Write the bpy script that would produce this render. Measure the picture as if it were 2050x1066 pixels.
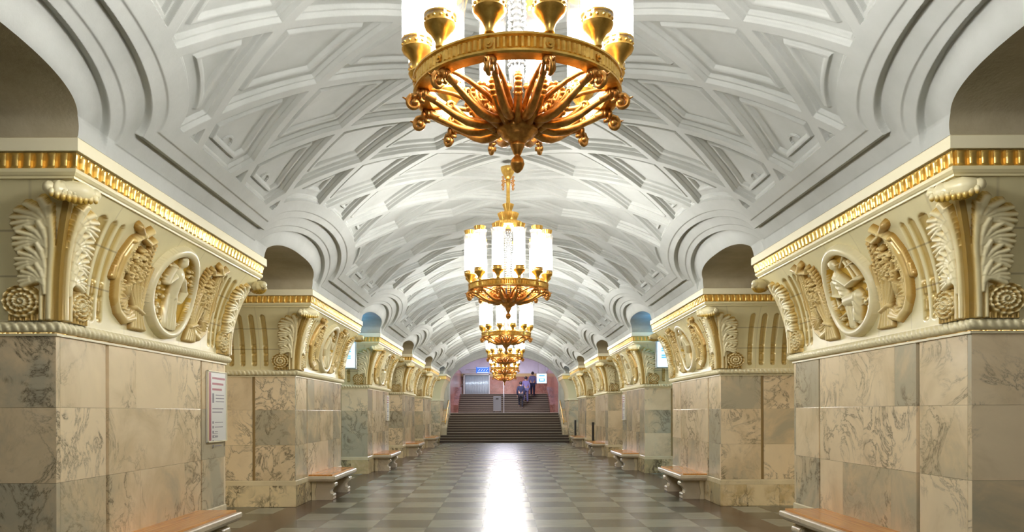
import bpy, math, random
import numpy as np
from mathutils import Vector, Matrix
PI = math.pi
D = bpy.data
for o in list(D.objects): D.objects.remove(o)
scene = bpy.context.scene
col = scene.collection
random.seed(7); RNG = np.random.default_rng(5)

# ------------------------------------------------------------------ camera, world, exposure
HZ = 1.54                       # eye height
cam = D.cameras.new('camera'); camo = D.objects.new('camera', cam); col.objects.link(camo)
camo.location = (-0.085, 0.0, HZ)
camo.rotation_euler = (PI/2, math.radians(0.16), 0)
cam.sensor_fit = 'HORIZONTAL'; cam.sensor_width = 36.0
cam.lens = 36.0*1500/2050
cam.shift_x = (1025-1006.5)/2050; cam.shift_y = (826-533)/2050
cam.clip_start = 0.05; cam.clip_end = 200
scene.camera = camo
w = D.worlds.new('world'); scene.world = w; w.use_nodes = True
w.node_tree.nodes['Background'].inputs[0].default_value = (0.9, 0.95, 1.0, 1)
w.node_tree.nodes['Background'].inputs[1].default_value = 0.05
vs = scene.view_settings
vs.view_transform = 'Standard'; vs.look = 'None'; vs.gamma = 1.0; vs.use_curve_mapping = False
vs.exposure = 0.0
TUBE_GLOW = 97.0
scene.cycles.max_bounces = 8; scene.cycles.diffuse_bounces = 5; scene.cycles.glossy_bounces = 4
scene.cycles.transparent_max_bounces = 24; scene.cycles.sample_clamp_indirect = 6.0
scene.cycles.caustics_reflective = False; scene.cycles.caustics_refractive = False

# ------------------------------------------------------------------ plan of the hall (metres; x across, y along, z up)
S0 = 3.47        # hall half width between pylon faces
PL = 3.46        # pylon length along the hall
PER = 6.54       # bay length
PD = 3.0         # pylon depth (away from the hall)
PY = [5.68+PL/2+PER*k for k in range(5)]          # pylon centres
BAY0 = PY[0]-PER/2                                # first opening centre (4.14)
ZS = 3.49                                         # springing of the vault
XS = S0-0.39
APEX = 5.04
R = (XS*XS+(APEX-ZS)**2)/(2*(APEX-ZS)); ZC = APEX-R
TS = math.asin(XS/R)

# ------------------------------------------------------------------ material helpers
def mat(name, color=(.8,.8,.8), rough=.5, metal=0.0, emit=None, strength=0, coat=0):
    m = D.materials.new(name); m.use_nodes = True
    b = m.node_tree.nodes['Principled BSDF']
    b.inputs['Base Color'].default_value = (*color, 1); b.inputs['Roughness'].default_value = rough
    b.inputs['Metallic'].default_value = metal
    if coat: b.inputs['Coat Weight'].default_value = coat; b.inputs['Coat Roughness'].default_value = .12
    if emit:
        b.inputs['Emission Color'].default_value = (*emit, 1); b.inputs['Emission Strength'].default_value = strength
    return m
class NT:
    def __init__(s, m): s.t = m.node_tree; s.b = s.t.nodes['Principled BSDF']
    def n(s, typ, **kw):
        nd = s.t.nodes.new(typ)
        for k, v in kw.items():
            if k in nd.inputs: nd.inputs[k].default_value = v
            else: setattr(nd, k, v)
        return nd
    def l(s, a, b): s.t.links.new(a, b)
    def ramp(s, fac, stops, interp='LINEAR'):
        r = s.t.nodes.new('ShaderNodeValToRGB'); cr = r.color_ramp; cr.interpolation = interp
        while len(cr.elements) < len(stops): cr.elements.new(0.5)
        for e, (p, c) in zip(cr.elements, stops):
            e.position = p; e.color = (*c, 1) if len(c) == 3 else c
        s.l(fac, r.inputs[0]); return r.outputs[0]
    def mix(s, f, a, b, mode='MIX'):
        m = s.t.nodes.new('ShaderNodeMix'); m.data_type = 'RGBA'; m.blend_type = mode
        for i, v in ((0, f), (6, a), (7, b)):
            if isinstance(v, (int, float)): m.inputs[i].default_value = v
            elif isinstance(v, tuple): m.inputs[i].default_value = (*v, 1)
            else: s.l(v, m.inputs[i])
        return m.outputs[2]
    def math(s, op, a, b=None, clamp=False):
        m = s.t.nodes.new('ShaderNodeMath'); m.operation = op; m.use_clamp = clamp
        for i, v in ((0, a), (1, b)):
            if v is None: continue
            if isinstance(v, (int, float)): m.inputs[i].default_value = v
            else: s.l(v, m.inputs[i])
        return m.outputs[0]
    def noise(s, vec, scale, detail=4, rough=.55, dist=0.0):
        n = s.n('ShaderNodeTexNoise', Scale=scale, Detail=detail, Roughness=rough, Distortion=dist)
        if vec is not None: s.l(vec, n.inputs['Vector'])
        return n.outputs[0]
    def bump(s, h, strength=.2, dist=.01):
        b = s.n('ShaderNodeBump', Strength=strength, Distance=dist); s.l(h, b.inputs['Height']); s.l(b.outputs[0], s.b.inputs['Normal'])

def marble(name, light, mid, grey, vein, veinamt=.5, rough=.16, scale=1.0, strong=False):
    m = mat(name, light, rough); t = NT(m)
    tc = t.n('ShaderNodeTexCoord'); at = t.n('ShaderNodeAttribute', attribute_name='rnd'); oi = t.n('ShaderNodeObjectInfo')
    sc = t.n('ShaderNodeVectorMath', operation='SCALE'); t.l(at.outputs['Color'], sc.inputs[0]); sc.inputs['Scale'].default_value = 23.0
    ob = t.math('MULTIPLY', oi.outputs['Random'], 40.0)
    a1 = t.n('ShaderNodeVectorMath', operation='ADD'); t.l(tc.outputs['Object'], a1.inputs[0]); t.l(sc.outputs[0], a1.inputs[1])
    a2 = t.n('ShaderNodeVectorMath', operation='ADD'); t.l(a1.outputs[0], a2.inputs[0]); t.l(ob, a2.inputs[1])
    v = a2.outputs[0]
    n1 = t.noise(v, 1.3*scale, 5, .6, .6)
    sep = t.n('ShaderNodeSeparateColor'); t.l(at.outputs['Color'], sep.inputs[0])
    f = t.math('ADD', t.math('MULTIPLY', n1, 1.0), t.math('MULTIPLY', t.math('SUBTRACT', sep.outputs[0], .5), .48))
    base = t.ramp(f, [(.30, grey), (.47, mid), (.62, light), (.8, tuple(c*1.06 for c in light))])
    n2 = t.noise(v, 2.1*scale, 7, .65, 1.1)
    ridge = t.math('ABSOLUTE', t.math('SUBTRACT', n2, .5))
    if strong: vm = t.ramp(ridge, [(0, (1,1,1)), (.018, (.75,.75,.75)), (.06, (.1,.1,.1)), (.12, (0,0,0))])
    else: vm = t.ramp(ridge, [(0, (1,1,1)), (.008, (.45,.45,.45)), (.035, (.08,.08,.08)), (.07, (0,0,0))])
    n3 = t.noise(v, .9*scale, 3, .5, .3)
    msk = t.ramp(n3, [(.42, (0,0,0)), (.58, (1,1,1))])
    vf = t.math('MULTIPLY', t.math('MULTIPLY', vm, msk), veinamt, True)
    n4 = t.noise(v, 5.0*scale, 6, .7, 1.5)
    sm = t.ramp(n4, [(.60, (0,0,0)), (.72, (1,1,1))])
    vf2 = t.math('MULTIPLY', t.math('MULTIPLY', sm, t.ramp(n3, [(.5,(0,0,0)),(.7,(1,1,1))])), veinamt*.6, True)
    c = t.mix(vf, base, vein); c = t.mix(vf2, c, vein)
    t.l(c, t.b.inputs['Base Color'])
    t.b.inputs['Specular IOR Level'].default_value = .5
    t.bump(t.noise(v, 3.0, 2), .03, .01)
    return m

def plaster(name, c1, c2, rough=.75, bump=.15, scale=2.0):
    m = mat(name, c1, rough); t = NT(m); tc = t.n('ShaderNodeTexCoord')
    n = t.noise(tc.outputs['Object'], scale, 5, .6)
    t.l(t.ramp(n, [(.35, c2), (.65, c1)]), t.b.inputs['Base Color'])
    t.bump(t.noise(tc.outputs['Object'], 22, 4, .6), bump, .008)
    return m

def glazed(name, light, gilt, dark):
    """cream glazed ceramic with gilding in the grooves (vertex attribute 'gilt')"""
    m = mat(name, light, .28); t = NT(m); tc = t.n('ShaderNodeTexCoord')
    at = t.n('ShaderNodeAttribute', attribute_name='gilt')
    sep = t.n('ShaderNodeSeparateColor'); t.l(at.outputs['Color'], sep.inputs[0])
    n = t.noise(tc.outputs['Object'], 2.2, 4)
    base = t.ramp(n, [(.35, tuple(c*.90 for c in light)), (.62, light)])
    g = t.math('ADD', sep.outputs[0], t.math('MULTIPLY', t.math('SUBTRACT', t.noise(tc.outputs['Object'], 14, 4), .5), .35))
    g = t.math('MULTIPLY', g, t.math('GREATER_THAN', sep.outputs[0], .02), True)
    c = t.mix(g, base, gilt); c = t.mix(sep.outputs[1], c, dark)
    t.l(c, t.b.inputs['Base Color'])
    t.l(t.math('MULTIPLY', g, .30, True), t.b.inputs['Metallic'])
    return m

M = {}
M['vault'] = plaster('white plaster', (.50,.51,.475), (.435,.445,.41), .8, .18, 1.6)
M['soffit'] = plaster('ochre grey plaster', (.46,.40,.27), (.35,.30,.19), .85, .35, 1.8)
M['marble'] = marble('cream marble', (.85,.70,.47), (.73,.585,.37), (.50,.445,.315), (.12,.095,.06), .95, .17)
M['marble_groove'] = mat('honey marble', (.42,.30,.13), .3)
M['plinth'] = marble('veined yellow marble', (.80,.67,.42), (.66,.51,.27), (.50,.41,.23), (.07,.05,.03), .95, .15, 2.2, True)
M['cream_band'] = marble('pale stone', (.82,.71,.47), (.76,.65,.42), (.66,.58,.39), (.3,.25,.15), .3, .2)
M['cap'] = glazed('cream glazed ceramic', (.82,.735,.43), (.60,.39,.06), (.16,.10,.04))
M['relief'] = glazed('cream glazed relief', (.85,.76,.47), (.66,.42,.06), (.22,.13,.04))
M['giltrelief'] = glazed('gilded relief', (.76,.60,.27), (.58,.34,.05), (.2,.1,.03))
M['plate'] = mat('cream stone plate', (.84,.77,.53), .4)
M['frieze'] = mat('gilded fluting', (.95,.66,.20), .32, .75)
M['gold'] = mat('gilded bronze', (.88,.53,.12), .30, .88)
M['bronze'] = mat('dark gilded bronze', (.66,.31,.075), .36, .80)
def brass_noise(m, a, b):
    t = NT(m); tc = t.n('ShaderNodeTexCoord'); n = t.noise(tc.outputs['Object'], 25, 5)
    t.l(t.ramp(n, [(.3, a), (.7, b)]), t.b.inputs['Base Color'])
    t.bump(t.noise(tc.outputs['Object'], 60, 3), .25, .004)
brass_noise(M['bronze'], (.45,.18,.035), (.85,.44,.115))
brass_noise(M['gold'], (.72,.38,.07), (.96,.64,.18))
M['wood'] = mat('varnished wood', (.42,.17,.04), .25, coat=.25)
t = NT(M['wood']); tc = t.n('ShaderNodeTexCoord'); mp = t.n('ShaderNodeMapping'); t.l(tc.outputs['Object'], mp.inputs[0]); mp.inputs['Scale'].default_value = (22, 1.2, 22)
t.l(t.ramp(t.noise(mp.outputs[0], 1.5, 5), [(.3, (.50,.19,.035)), (.7, (.78,.36,.08))]), t.b.inputs['Base Color'])
M['bench'] = marble('bench marble', (.72,.62,.46), (.64,.54,.39), (.52,.46,.34), (.28,.18,.12), .5, .25)
M['red_marble'] = marble('red marble', (.27,.105,.07), (.20,.072,.05), (.14,.05,.035), (.42,.26,.21), .5, .2, 1.6)
M['violet_plaster'] = plaster('pale plaster', (.62,.61,.68), (.56,.55,.63), .8, .05)
M['stair'] = mat('dark stone tread', (.05,.031,.018), .6)
M['stair_edge'] = mat('pale stone nosing', (.50,.42,.30), .35)
M['landing'] = mat('pale landing stone', (.60,.52,.50), .3)
M['steel'] = mat('grey steel', (.42,.43,.42), .4, .6)
M['cabinet'] = mat('grey lacquer', (.16,.165,.16), .5)
M['curtain'] = mat('silver ribbed panel', (.58,.70,.72), .3, .5)
M['white_paint'] = mat('white lacquer', (.75,.74,.70), .35)
M['maroon'] = mat('maroon print', (.34,.07,.09), .4)
M['ink'] = mat('grey print', (.22,.20,.22), .5)
M['dark'] = mat('dark metal', (.025,.022,.02), .35, .3)
M['glow'] = mat('lamp tube glow', (1,1,1), .5, emit=(1.0,.98,.95), strength=TUBE_GLOW)
M['sign_white'] = mat('lit sign face', (.8,.9,1), .4, emit=(.74,.90,1.0), strength=.85)
M['sign_blue'] = mat('blue sign print', (.02,.12,.5), .4, emit=(.02,.16,.75), strength=.9)
M['sign_teal'] = mat('pale blue print', (.1,.4,.7), .4, emit=(.10,.42,.75), strength=.8)
M['wall_platform'] = plaster('platform wall plaster', (.45,.42,.33), (.38,.35,.27), .7)
M['skin'] = mat('skin', (.50,.30,.22), .5); M['hair'] = mat('dark hair', (.03,.02,.02), .5)
M['navy'] = mat('navy cloth', (.018,.022,.06), .8); M['black'] = mat('black cloth', (.012,.012,.018), .8)
M['lilac'] = mat('lilac cloth', (.24,.20,.42), .8); M['greyblue'] = mat('grey blue cloth', (.13,.13,.27), .8)
# glass shell: mostly clear, a little gloss
g = D.materials.new('clear crystal'); g.use_nodes = True; nt = g.node_tree; nt.nodes.remove(nt.nodes['Principled BSDF'])
tr = nt.nodes.new('ShaderNodeBsdfTransparent'); tr.inputs[0].default_value = (.97,.975,.98,1)
gl = nt.nodes.new('ShaderNodeBsdfGlossy'); gl.inputs['Roughness'].default_value = .08
di = nt.nodes.new('ShaderNodeBsdfTranslucent'); di.inputs[0].default_value = (.9,.92,.95,1)
fr = nt.nodes.new('ShaderNodeLayerWeight'); fr.inputs[0].default_value = .35
m1 = nt.nodes.new('ShaderNodeMixShader'); m2 = nt.nodes.new('ShaderNodeMixShader'); m1.inputs[0].default_value = .06
nt.links.new(tr.outputs[0], m1.inputs[1]); nt.links.new(di.outputs[0], m1.inputs[2])
nt.links.new(fr.outputs['Facing'], m2.inputs[0]); nt.links.new(m1.outputs[0], m2.inputs[1]); nt.links.new(gl.outputs[0], m2.inputs[2])
nt.links.new(m2.outputs[0], nt.nodes['Material Output'].inputs[0]); M['glass'] = g

# floor: polished tiles in a checker, reddish strip by the pylons
m = mat('polished floor tiles', (.2,.2,.16), .27); M['floor'] = m; t = NT(m)
tc = t.n('ShaderNodeTexCoord'); sx = t.n('ShaderNodeSeparateXYZ'); t.l(tc.outputs['Object'], sx.inputs[0])
TW = .733; TD = .706
gx = t.math('DIVIDE', t.math('ADD', sx.outputs[0], TW/2+TW*20), TW); gy = t.math('DIVIDE', t.math('ADD', sx.outputs[1], TD*21-10.02), TD)
fx = t.math('FLOOR', gx); fy = t.math('FLOOR', gy)
par = t.math('MODULO', t.math('ADD', t.math('ADD', fx, fy), 100), 2.0)
cmb = t.n('ShaderNodeCombineXYZ'); t.l(fx, cmb.inputs[0]); t.l(fy, cmb.inputs[1])
wn = t.n('ShaderNodeTexWhiteNoise'); t.l(cmb.outputs[0], wn.inputs['Vector'])
gr = t.noise(tc.outputs['Object'], 9, 6, .7); mpf = t.n('ShaderNodeMapping'); t.l(tc.outputs['Object'], mpf.inputs[0]); mpf.inputs['Scale'].default_value = (1,6,1)
st = t.noise(mpf.outputs[0], 3, 5, .6)
lightc = t.ramp(st, [(.3, (.29,.285,.225)), (.7, (.37,.36,.285))]); darkc = t.ramp(gr, [(.3, (.095,.090,.064)), (.7, (.14,.132,.096))])
cc = t.mix(par, lightc, darkc)
cc = t.mix(t.math('MULTIPLY', wn.outputs['Value'], .28), cc, (.12,.11,.08))
ax = t.math('ABSOLUTE', sx.outputs[0])
strip = t.math('MULTIPLY', t.math('GREATER_THAN', ax, 3.05), t.math('LESS_THAN', ax, 3.60))
cc = t.mix(t.math('MULTIPLY', strip, .8), cc, (.10,.045,.025))
dx = t.math('ABSOLUTE', t.math('SUBTRACT', t.math('FRACT', gx), .5)); dy = t.math('ABSOLUTE', t.math('SUBTRACT', t.math('FRACT', gy), .5))
jt = t.math('GREATER_THAN', t.math('MAXIMUM', dx, dy), .4945)
cc = t.mix(jt, cc, (.05,.045,.03)); t.l(cc, t.b.inputs['Base Color'])
t.bump(t.math('ADD', t.noise(tc.outputs['Object'], 1.1, 2), t.math('MULTIPLY', wn.outputs['Value'], .06)), .035, .02)
t.b.inputs['Specular IOR Level'].default_value = .5

# ------------------------------------------------------------------ object helpers
def link(name, me, m=None, parent=None, smooth=False):
    o = D.objects.new(name, me); col.objects.link(o)
    if m is not None: me.materials.append(m)
    if parent is not None: o.parent = parent
    if smooth: me.shade_smooth()
    return o
def mesh_np(name, V, F):
    """V (n,3); F (m,4) quads or list of tuples"""
    me = D.meshes.new(name)
    if isinstance(F, np.ndarray):
        n = len(F); k = F.shape[1]
        me.vertices.add(len(V)); me.vertices.foreach_set('co', np.asarray(V, dtype=np.float32).ravel())
        me.loops.add(n*k); me.loops.foreach_set('vertex_index', F.astype(np.int32).ravel())
        me.polygons.add(n); me.polygons.foreach_set('loop_start', np.arange(0, n*k, k, dtype=np.int32))
        me.update(calc_edges=True)
    else:
        me.from_pydata([tuple(v) for v in V], [], F); me.update()
    return me
def set_attr(me, name, rgb):
    a = me.attributes.new(name, 'FLOAT_COLOR', 'POINT')
    c = np.ones((len(me.vertices), 4), dtype=np.float32); c[:, :rgb.shape[1]] = rgb
    a.data.foreach_set('color', c.ravel())
def grid_faces(nv, nu, mask=None, flip=False, wrap=False):
    i, j = np.meshgrid(np.arange(nv-1), np.arange(nu if wrap else nu-1), indexing='ij')
    j2 = (j+1) % nu
    F = np.stack([i*nu+j, i*nu+j2, (i+1)*nu+j2, (i+1)*nu+j], -1)
    if flip: F = F[..., ::-1]
    if mask is not None: F = F[mask]
    return F.reshape(-1, 4)
def compact(V, F, *attrs):
    used = np.unique(F); mp = -np.ones(len(V), dtype=np.int64); mp[used] = np.arange(len(used))
    return (V[used], mp[F]) + tuple(a[used] for a in attrs)
class MB:
    def __init__(s): s.v = []; s.f = []; s.a = []
    def add(s, V, F, a=None):
        b = len(s.v); s.v += [tuple(map(float, p)) for p in V]; s.f += [tuple(int(i)+b for i in f) for f in F]
        s.a += [a or (0,0,0)]*len(V)
    def box(s, x0, x1, y0, y1, z0, z1, bev=0.0, a=None):
        if bev <= 0:
            V = [(x, y, z) for z in (z0, z1) for y in (y0, y1) for x in (x0, x1)]
            s.add(V, [(0,2,3,1),(4,5,7,6),(0,1,5,4),(2,6,7,3),(0,4,6,2),(1,3,7,5)], a); return
        bm = __import__('bmesh').new(); bmesh = __import__('bmesh')
        bmesh.ops.create_cube(bm, size=1)
        for v in bm.verts: v.co = Vector((x0+(v.co.x+.5)*(x1-x0), y0+(v.co.y+.5)*(y1-y0), z0+(v.co.z+.5)*(z1-z0)))
        bmesh.ops.bevel(bm, geom=bm.edges[:], offset=bev, segments=2, affect='EDGES', profile=.6)
        bm.verts.index_update(); s.add([v.co[:] for v in bm.verts], [[v.index for v in f.verts] for f in bm.faces], a); bm.free()
    def lathe(s, prof, n=24, cx=0, cy=0, a=None, mod=None):
        V = []; F = []
        for k, (r, z) in enumerate(prof):
            for i in range(n):
                t = 2*PI*i/n; rr = r*(1+(mod(t, k) if mod else 0)); V.append((cx+rr*math.cos(t), cy+rr*math.sin(t), z))
        for k in range(len(prof)-1):
            for i in range(n):
                j = (i+1) % n; F.append((k*n+i, k*n+j, (k+1)*n+j, (k+1)*n+i))
        F.append(tuple(range(n))[::-1]); F.append(tuple((len(prof)-1)*n+i for i in range(n)))
        s.add(V, F, a)
    def tube(s, pts, rad, n=8, a=None, flat=1.0):
        pts = [Vector(p) for p in pts]; V = []; F = []; up = None
        m_ = len(pts)
        if not hasattr(rad, '__len__'): rad = [rad]*m_
        for k in range(m_):
            t = (pts[min(k+1, m_-1)]-pts[max(k-1, 0)]).normalized()
            if up is None: up = Vector((0,0,1)) if abs(t.z) < .9 else Vector((1,0,0))
            sx_ = t.cross(up).normalized(); up = sx_.cross(t).normalized()
            for i in range(n):
                q = 2*PI*i/n; V.append(pts[k]+sx_*math.cos(q)*rad[k]*flat+up*math.sin(q)*rad[k])
        for k in range(m_-1):
            for i in range(n):
                j = (i+1) % n; F.append((k*n+i, k*n+j, (k+1)*n+j, (k+1)*n+i))
        F.append(tuple(range(n))[::-1]); F.append(tuple((m_-1)*n+i for i in range(n)))
        s.add(V, F, a)
    def ball(s, c, r, n=12, sc=(1,1,1), a=None, lump=None):
        V = []; F = []; nv = max(5, n//2+1)
        for k in range(nv):
            ph = PI*(k+.0)/(nv-1)
            for i in range(n):
                t = 2*PI*i/n; q = 1+(lump(t, ph) if lump else 0)
                V.append((c[0]+r*q*sc[0]*math.sin(ph)*math.cos(t), c[1]+r*q*sc[1]*math.sin(ph)*math.sin(t), c[2]-r*q*sc[2]*math.cos(ph)))
        for k in range(nv-1):
            for i in range(n):
                j = (i+1) % n; F.append((k*n+i, k*n+j, (k+1)*n+j, (k+1)*n+i))
        s.add(V, F, a)
    def prism(s, poly, axis, d0, d1, a=None):
        """poly in 2D extruded along axis ('x': poly=(y,z), 'y': poly=(x,z), 'z': poly=(x,y))"""
        n = len(poly); V = []
        for d in (d0, d1):
            for p, q in poly: V.append({'x': (d,p,q), 'y': (p,d,q), 'z': (p,q,d)}[axis])
        F = [tuple(range(n))[::-1], tuple(range(n, 2*n))]+[(i, (i+1) % n, n+(i+1) % n, n+i) for i in range(n)]
        s.add(V, F, a)
    def build(s, name, m, parent=None, smooth=False, angle=None, attr=None):
        me = mesh_np(name, s.v, s.f)
        import bmesh
        bm = bmesh.new(); bm.from_mesh(me); bmesh.ops.recalc_face_normals(bm, faces=bm.faces[:]); bm.to_mesh(me); bm.free()
        if attr: set_attr(me, attr, np.array(s.a, dtype=np.float32))
        o = link(name, me, m, parent)
        if smooth or angle:
            me.shade_smooth()
            if angle:
                try: me.set_sharp_from_angle(angle=math.radians(angle))
                except Exception: pass
        return o
def empty(name, loc=(0,0,0), rz=0, label=None, cat=None, group=None):
    o = D.objects.new(name, None); col.objects.link(o); o.location = loc; o.rotation_euler = (0,0,rz); o.empty_display_size = .2
    if label: o['label'] = label
    if cat: o['category'] = cat
    if group: o['group'] = group
    return o
def tag(o, label, cat, group=None):
    o['label'] = label; o['category'] = cat
    if group: o['group'] = group
    return o
def structure(o): o['kind'] = 'structure'; return o
KIDS = {}
def copy_tree(o, parent=None):
    c = o.copy(); col.objects.link(c); c.parent = parent
    for ch in list(o.children): copy_tree(ch, c)
    return c
def smooth01(x): x = np.clip(x, 0, 1); return x*x*(3-2*x)

# ================================================================== VAULT
def arcpt(s, h):
    """s arc length from springing upwards on the +x side; h = protrusion into the hall"""
    th = TS-s/R; rr = R-h
    return rr*np.sin(th), ZC+rr*np.cos(th)
LV = [('inner',1.19,0,.305),('a2',1.55,0,.57),('a25',1.64,.11,.66),('a3',1.75,.27,.82),('a4',1.86,.385,.92),('cof',2.02,.52,1.07)]
def sdist(y, s, w_, s0, sa):
    """>0 above the boundary, <0 below/inside the opening"""
    q = 2.5 if w_ < 1.3 else 2.0          # the opening itself has squarer shoulders
    b = sa-s0; sp = np.maximum(s-s0, 1e-6); ay = np.abs(y)/w_; e = (ay**q+(sp/b)**q)**(1/q)
    g_ = np.sqrt((ay**(q-1)/w_)**2+((sp/b)**(q-1)/b)**2)/np.maximum(e, 1e-6)**(q-1)
    de = np.where(s > s0, (e-1)/np.maximum(g_, 1e-3), 1.0)
    if s0 <= 0: return de
    below = np.where(np.abs(y) < w_, np.minimum(s-s0, np.abs(y)-w_), s-s0)
    return np.where(s > s0, np.minimum(de, s-s0), below)
PIT = 1.09; ROW = 14.0*PI/180*R
def step(d, a, b): return smooth01((d-a)/(b-a))
def vault_height(y, s):
    d = {n: sdist(y, s, w_, s0, sa) for n, w_, s0, sa in LV}
    h = np.zeros_like(y)
    r_ = .009
    h -= .012*(1-step(d['a4'], -r_, r_))
    h -= .055*(1-step(d['a3'], -.012, .012))
    h -= .012*(1-step(d['a25'], -r_, r_))
    h *= .35+.65*np.clip(s/.12, 0, 1)
    h -= (.055-.045*(1-step(d['inner'], .01, .20)))*np.clip(s/.10, 0, 1)*(1-step(d['a2'], -.012, .012))
    th = (TS-s/R)*180/PI
    a = (y-.13)/PIT-.5*th/14.0; b = (y-.13)/PIT+.5*th/14.0
    def fd(q): return np.abs(q-np.round(q-.5)-.5)/1.061
    dA = fd(a); dB = fd(b)
    dr = np.minimum(np.minimum(dA, dB), d['cof']+.055)
    dr = np.where(d['cof'] < 0, 0, dr)
    p = -.040*step(dr, .047, .062)-.034*step(dr, .080, .095)+.030*(step(dr,.166,.182)-.2*step(dr,.200,.215))-.030*step(dr, .213, .229)
    # small curved mouldings in the coffers that meet the border above the pylons
    for k in (-2.5, 2.5, -3.5, 3.5):
        yy = k*PIT+.13; q = np.hypot(y-yy, s-.70); m_ = (np.abs(q-.075) < .012) & (s > .70)
        p = p+np.where(m_, .018, 0)
    return h+p
NU = 960; NS = 1240
smax = 2*TS*R
yy = np.linspace(-PER/2, PER/2, NU); ss = np.linspace(0, smax, NS)
Sg, Yg = np.meshgrid(ss, yy, indexing='ij'); sym = np.minimum(Sg, smax-Sg)
H = vault_height(Yg, sym)
din = sdist(Yg, sym, *LV[0][1:])
hole = (din < 0) & (np.abs(Yg) < 1.191)
# snap hole rim vertices to the ellipse
near = hole & (din > -.012)
e = ((np.abs(Yg)/1.19)**2.5+(sym/.305)**2.5)**.4; 
Y2 = np.where(near, Yg/np.maximum(e, 1e-3), Yg); s2 = np.where(near, sym/np.maximum(e, 1e-3), sym)
th = TS-s2/R; rr = R-H; X3 = rr*np.sin(th)*np.where(Sg > smax/2, -1, 1); Z3 = ZC+rr*np.cos(th)
V = np.stack([X3, Y2, Z3], -1).reshape(-1, 3)
hv = hole & ~near; fm = ~(hv[:-1,:-1] | hv[1:,:-1] | hv[:-1,1:] | hv[1:,1:])
F = grid_faces(NS, NU, fm); V, F = compact(V, F)
me = mesh_np('ceiling', V, F); me.shade_smooth(); me.set_sharp_from_angle(angle=math.radians(38)); me.materials.append(M['vault'])
for k in range(-1, 6):
    o = D.objects.new('ceiling', me); col.objects.link(o); o.location = (0, BAY0+PER*k, 0); structure(o)

# soffits of the passages between the pylons
def passage(side, yc):
    n = 60; th_ = np.linspace(PI, 0, n); y_ = 1.19*np.sign(np.cos(th_))*np.abs(np.cos(th_))**.8; s_ = .305*np.abs(np.sin(th_))**.8
    x_, z_ = arcpt(s_, vault_height(y_, s_)); V = []; xs = [None, 3.6, 4.4, 5.4, 6.7]
    y_ = np.concatenate([[-1.19], y_, [1.19]]); x_ = np.concatenate([[x_[0]], x_, [x_[-1]]]); z_ = np.concatenate([[3.493], z_, [3.493]]); n += 2
    for j, xx in enumerate(xs):
        for i in range(n):
            V.append((side*(x_[i] if xx is None else xx), y_[i]*(1 if xx is None else 1.0), z_[i]))
    F = grid_faces(len(xs), n); me = mesh_np('ceiling', np.array(V), F); me.shade_smooth()
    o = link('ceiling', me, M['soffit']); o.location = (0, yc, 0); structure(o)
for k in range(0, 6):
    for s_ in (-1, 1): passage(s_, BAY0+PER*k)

# ================================================================== FLOOR AND SHELL
def plane(name, pts, m):
    me = mesh_np(name, [Vector(p) for p in pts], [tuple(range(len(pts)))]); return structure(link(name, me, m))
def slab(name, x0, x1, y0, y1, z0, z1, m):
    b = MB(); b.box(x0, x1, y0, y1, z0, z1); return structure(b.build(name, m))
YST = 37.85
slab('floor', -9.5, 9.5, -6, 39.0, -.2, 0, M['floor'])
slab('wall_near_added', -9.5, 9.5, -6.2, -6, 0, 5.3, M['wall_platform'])  # unseen closing wall behind the camera, added to keep the light in
slab('wall_left', -9.7, -9.5, -6, 42, 0, 5.0, M['wall_platform'])
slab('wall_right', 9.5, 9.7, -6, 42, 0, 5.0, M['wall_platform'])
slab('wall_far', -9.5, -6.6, 41.4, 41.6, 0, 5.0, M['wall_platform']); slab('wall_far', 6.6, 9.5, 41.4, 41.6, 0, 5.0, M['wall_platform'])
slab('ceiling', -9.5, -6.5, -6, 42, 4.6, 4.8, M['wall_platform']); slab('ceiling', 6.5, 9.5, -6, 42, 4.6, 4.8, M['wall_platform'])
# filling above the pylons on the platform side
for s_ in (-1, 1):
    x0, x1 = sorted((s_*6.5, s_*6.62)); slab('wall_platform_side', x0, x1, -6, 42, 3.96, 4.6, M['wall_platform'])

# ================================================================== PYLON
ZR0, ZR1 = 2.14, 2.24           # rope moulding
ZC0, ZC1 = 2.24, 3.23           # flared capital
HL = PL/2
def prof(t): return .02+.29*np.clip(t, 0, 1)**2.4
def dprof(t): return .29*2.4*np.clip(t, 1e-4, 1)**1.4/(ZC1-ZC0)
def capmap(face, c, t, h, side=1):
    """face 'H' (towards the hall): c = plan coordinate along y; face 'S': c = x <= 0, side=-1 near end, +1 far end"""
    o = prof(t); z = ZC0+t*(ZC1-ZC0); tb = dprof(t); nn = np.sqrt(1+tb*tb); ch = 1/nn; cz = -tb/nn
    if face == 'H':
        wgt = smooth01((np.abs(c)-(HL-.45))/.45); y = c+np.sign(c)*o*wgt; x = o
        dcorner = np.maximum(HL-np.abs(c), 0); k = np.exp(-dcorner/.05)
        nx, ny = 1.0, np.sign(c)*k
    else:
        wgt = smooth01((c+.45)/.45); x = c+o*wgt; y = side*(HL+o)
        dcorner = np.maximum(-c, 0); k = np.exp(-dcorner/.05)
        nx, ny = k, side*1.0
    q = np.sqrt(nx*nx+ny*ny); hx = nx/q*(1+.41*k); hy = ny/q*(1+.41*k)
    P = np.stack([x+hx*h*ch, y+hy*h*ch, z+h*cz*np.ones_like(x)], -1)
    return P
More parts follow.
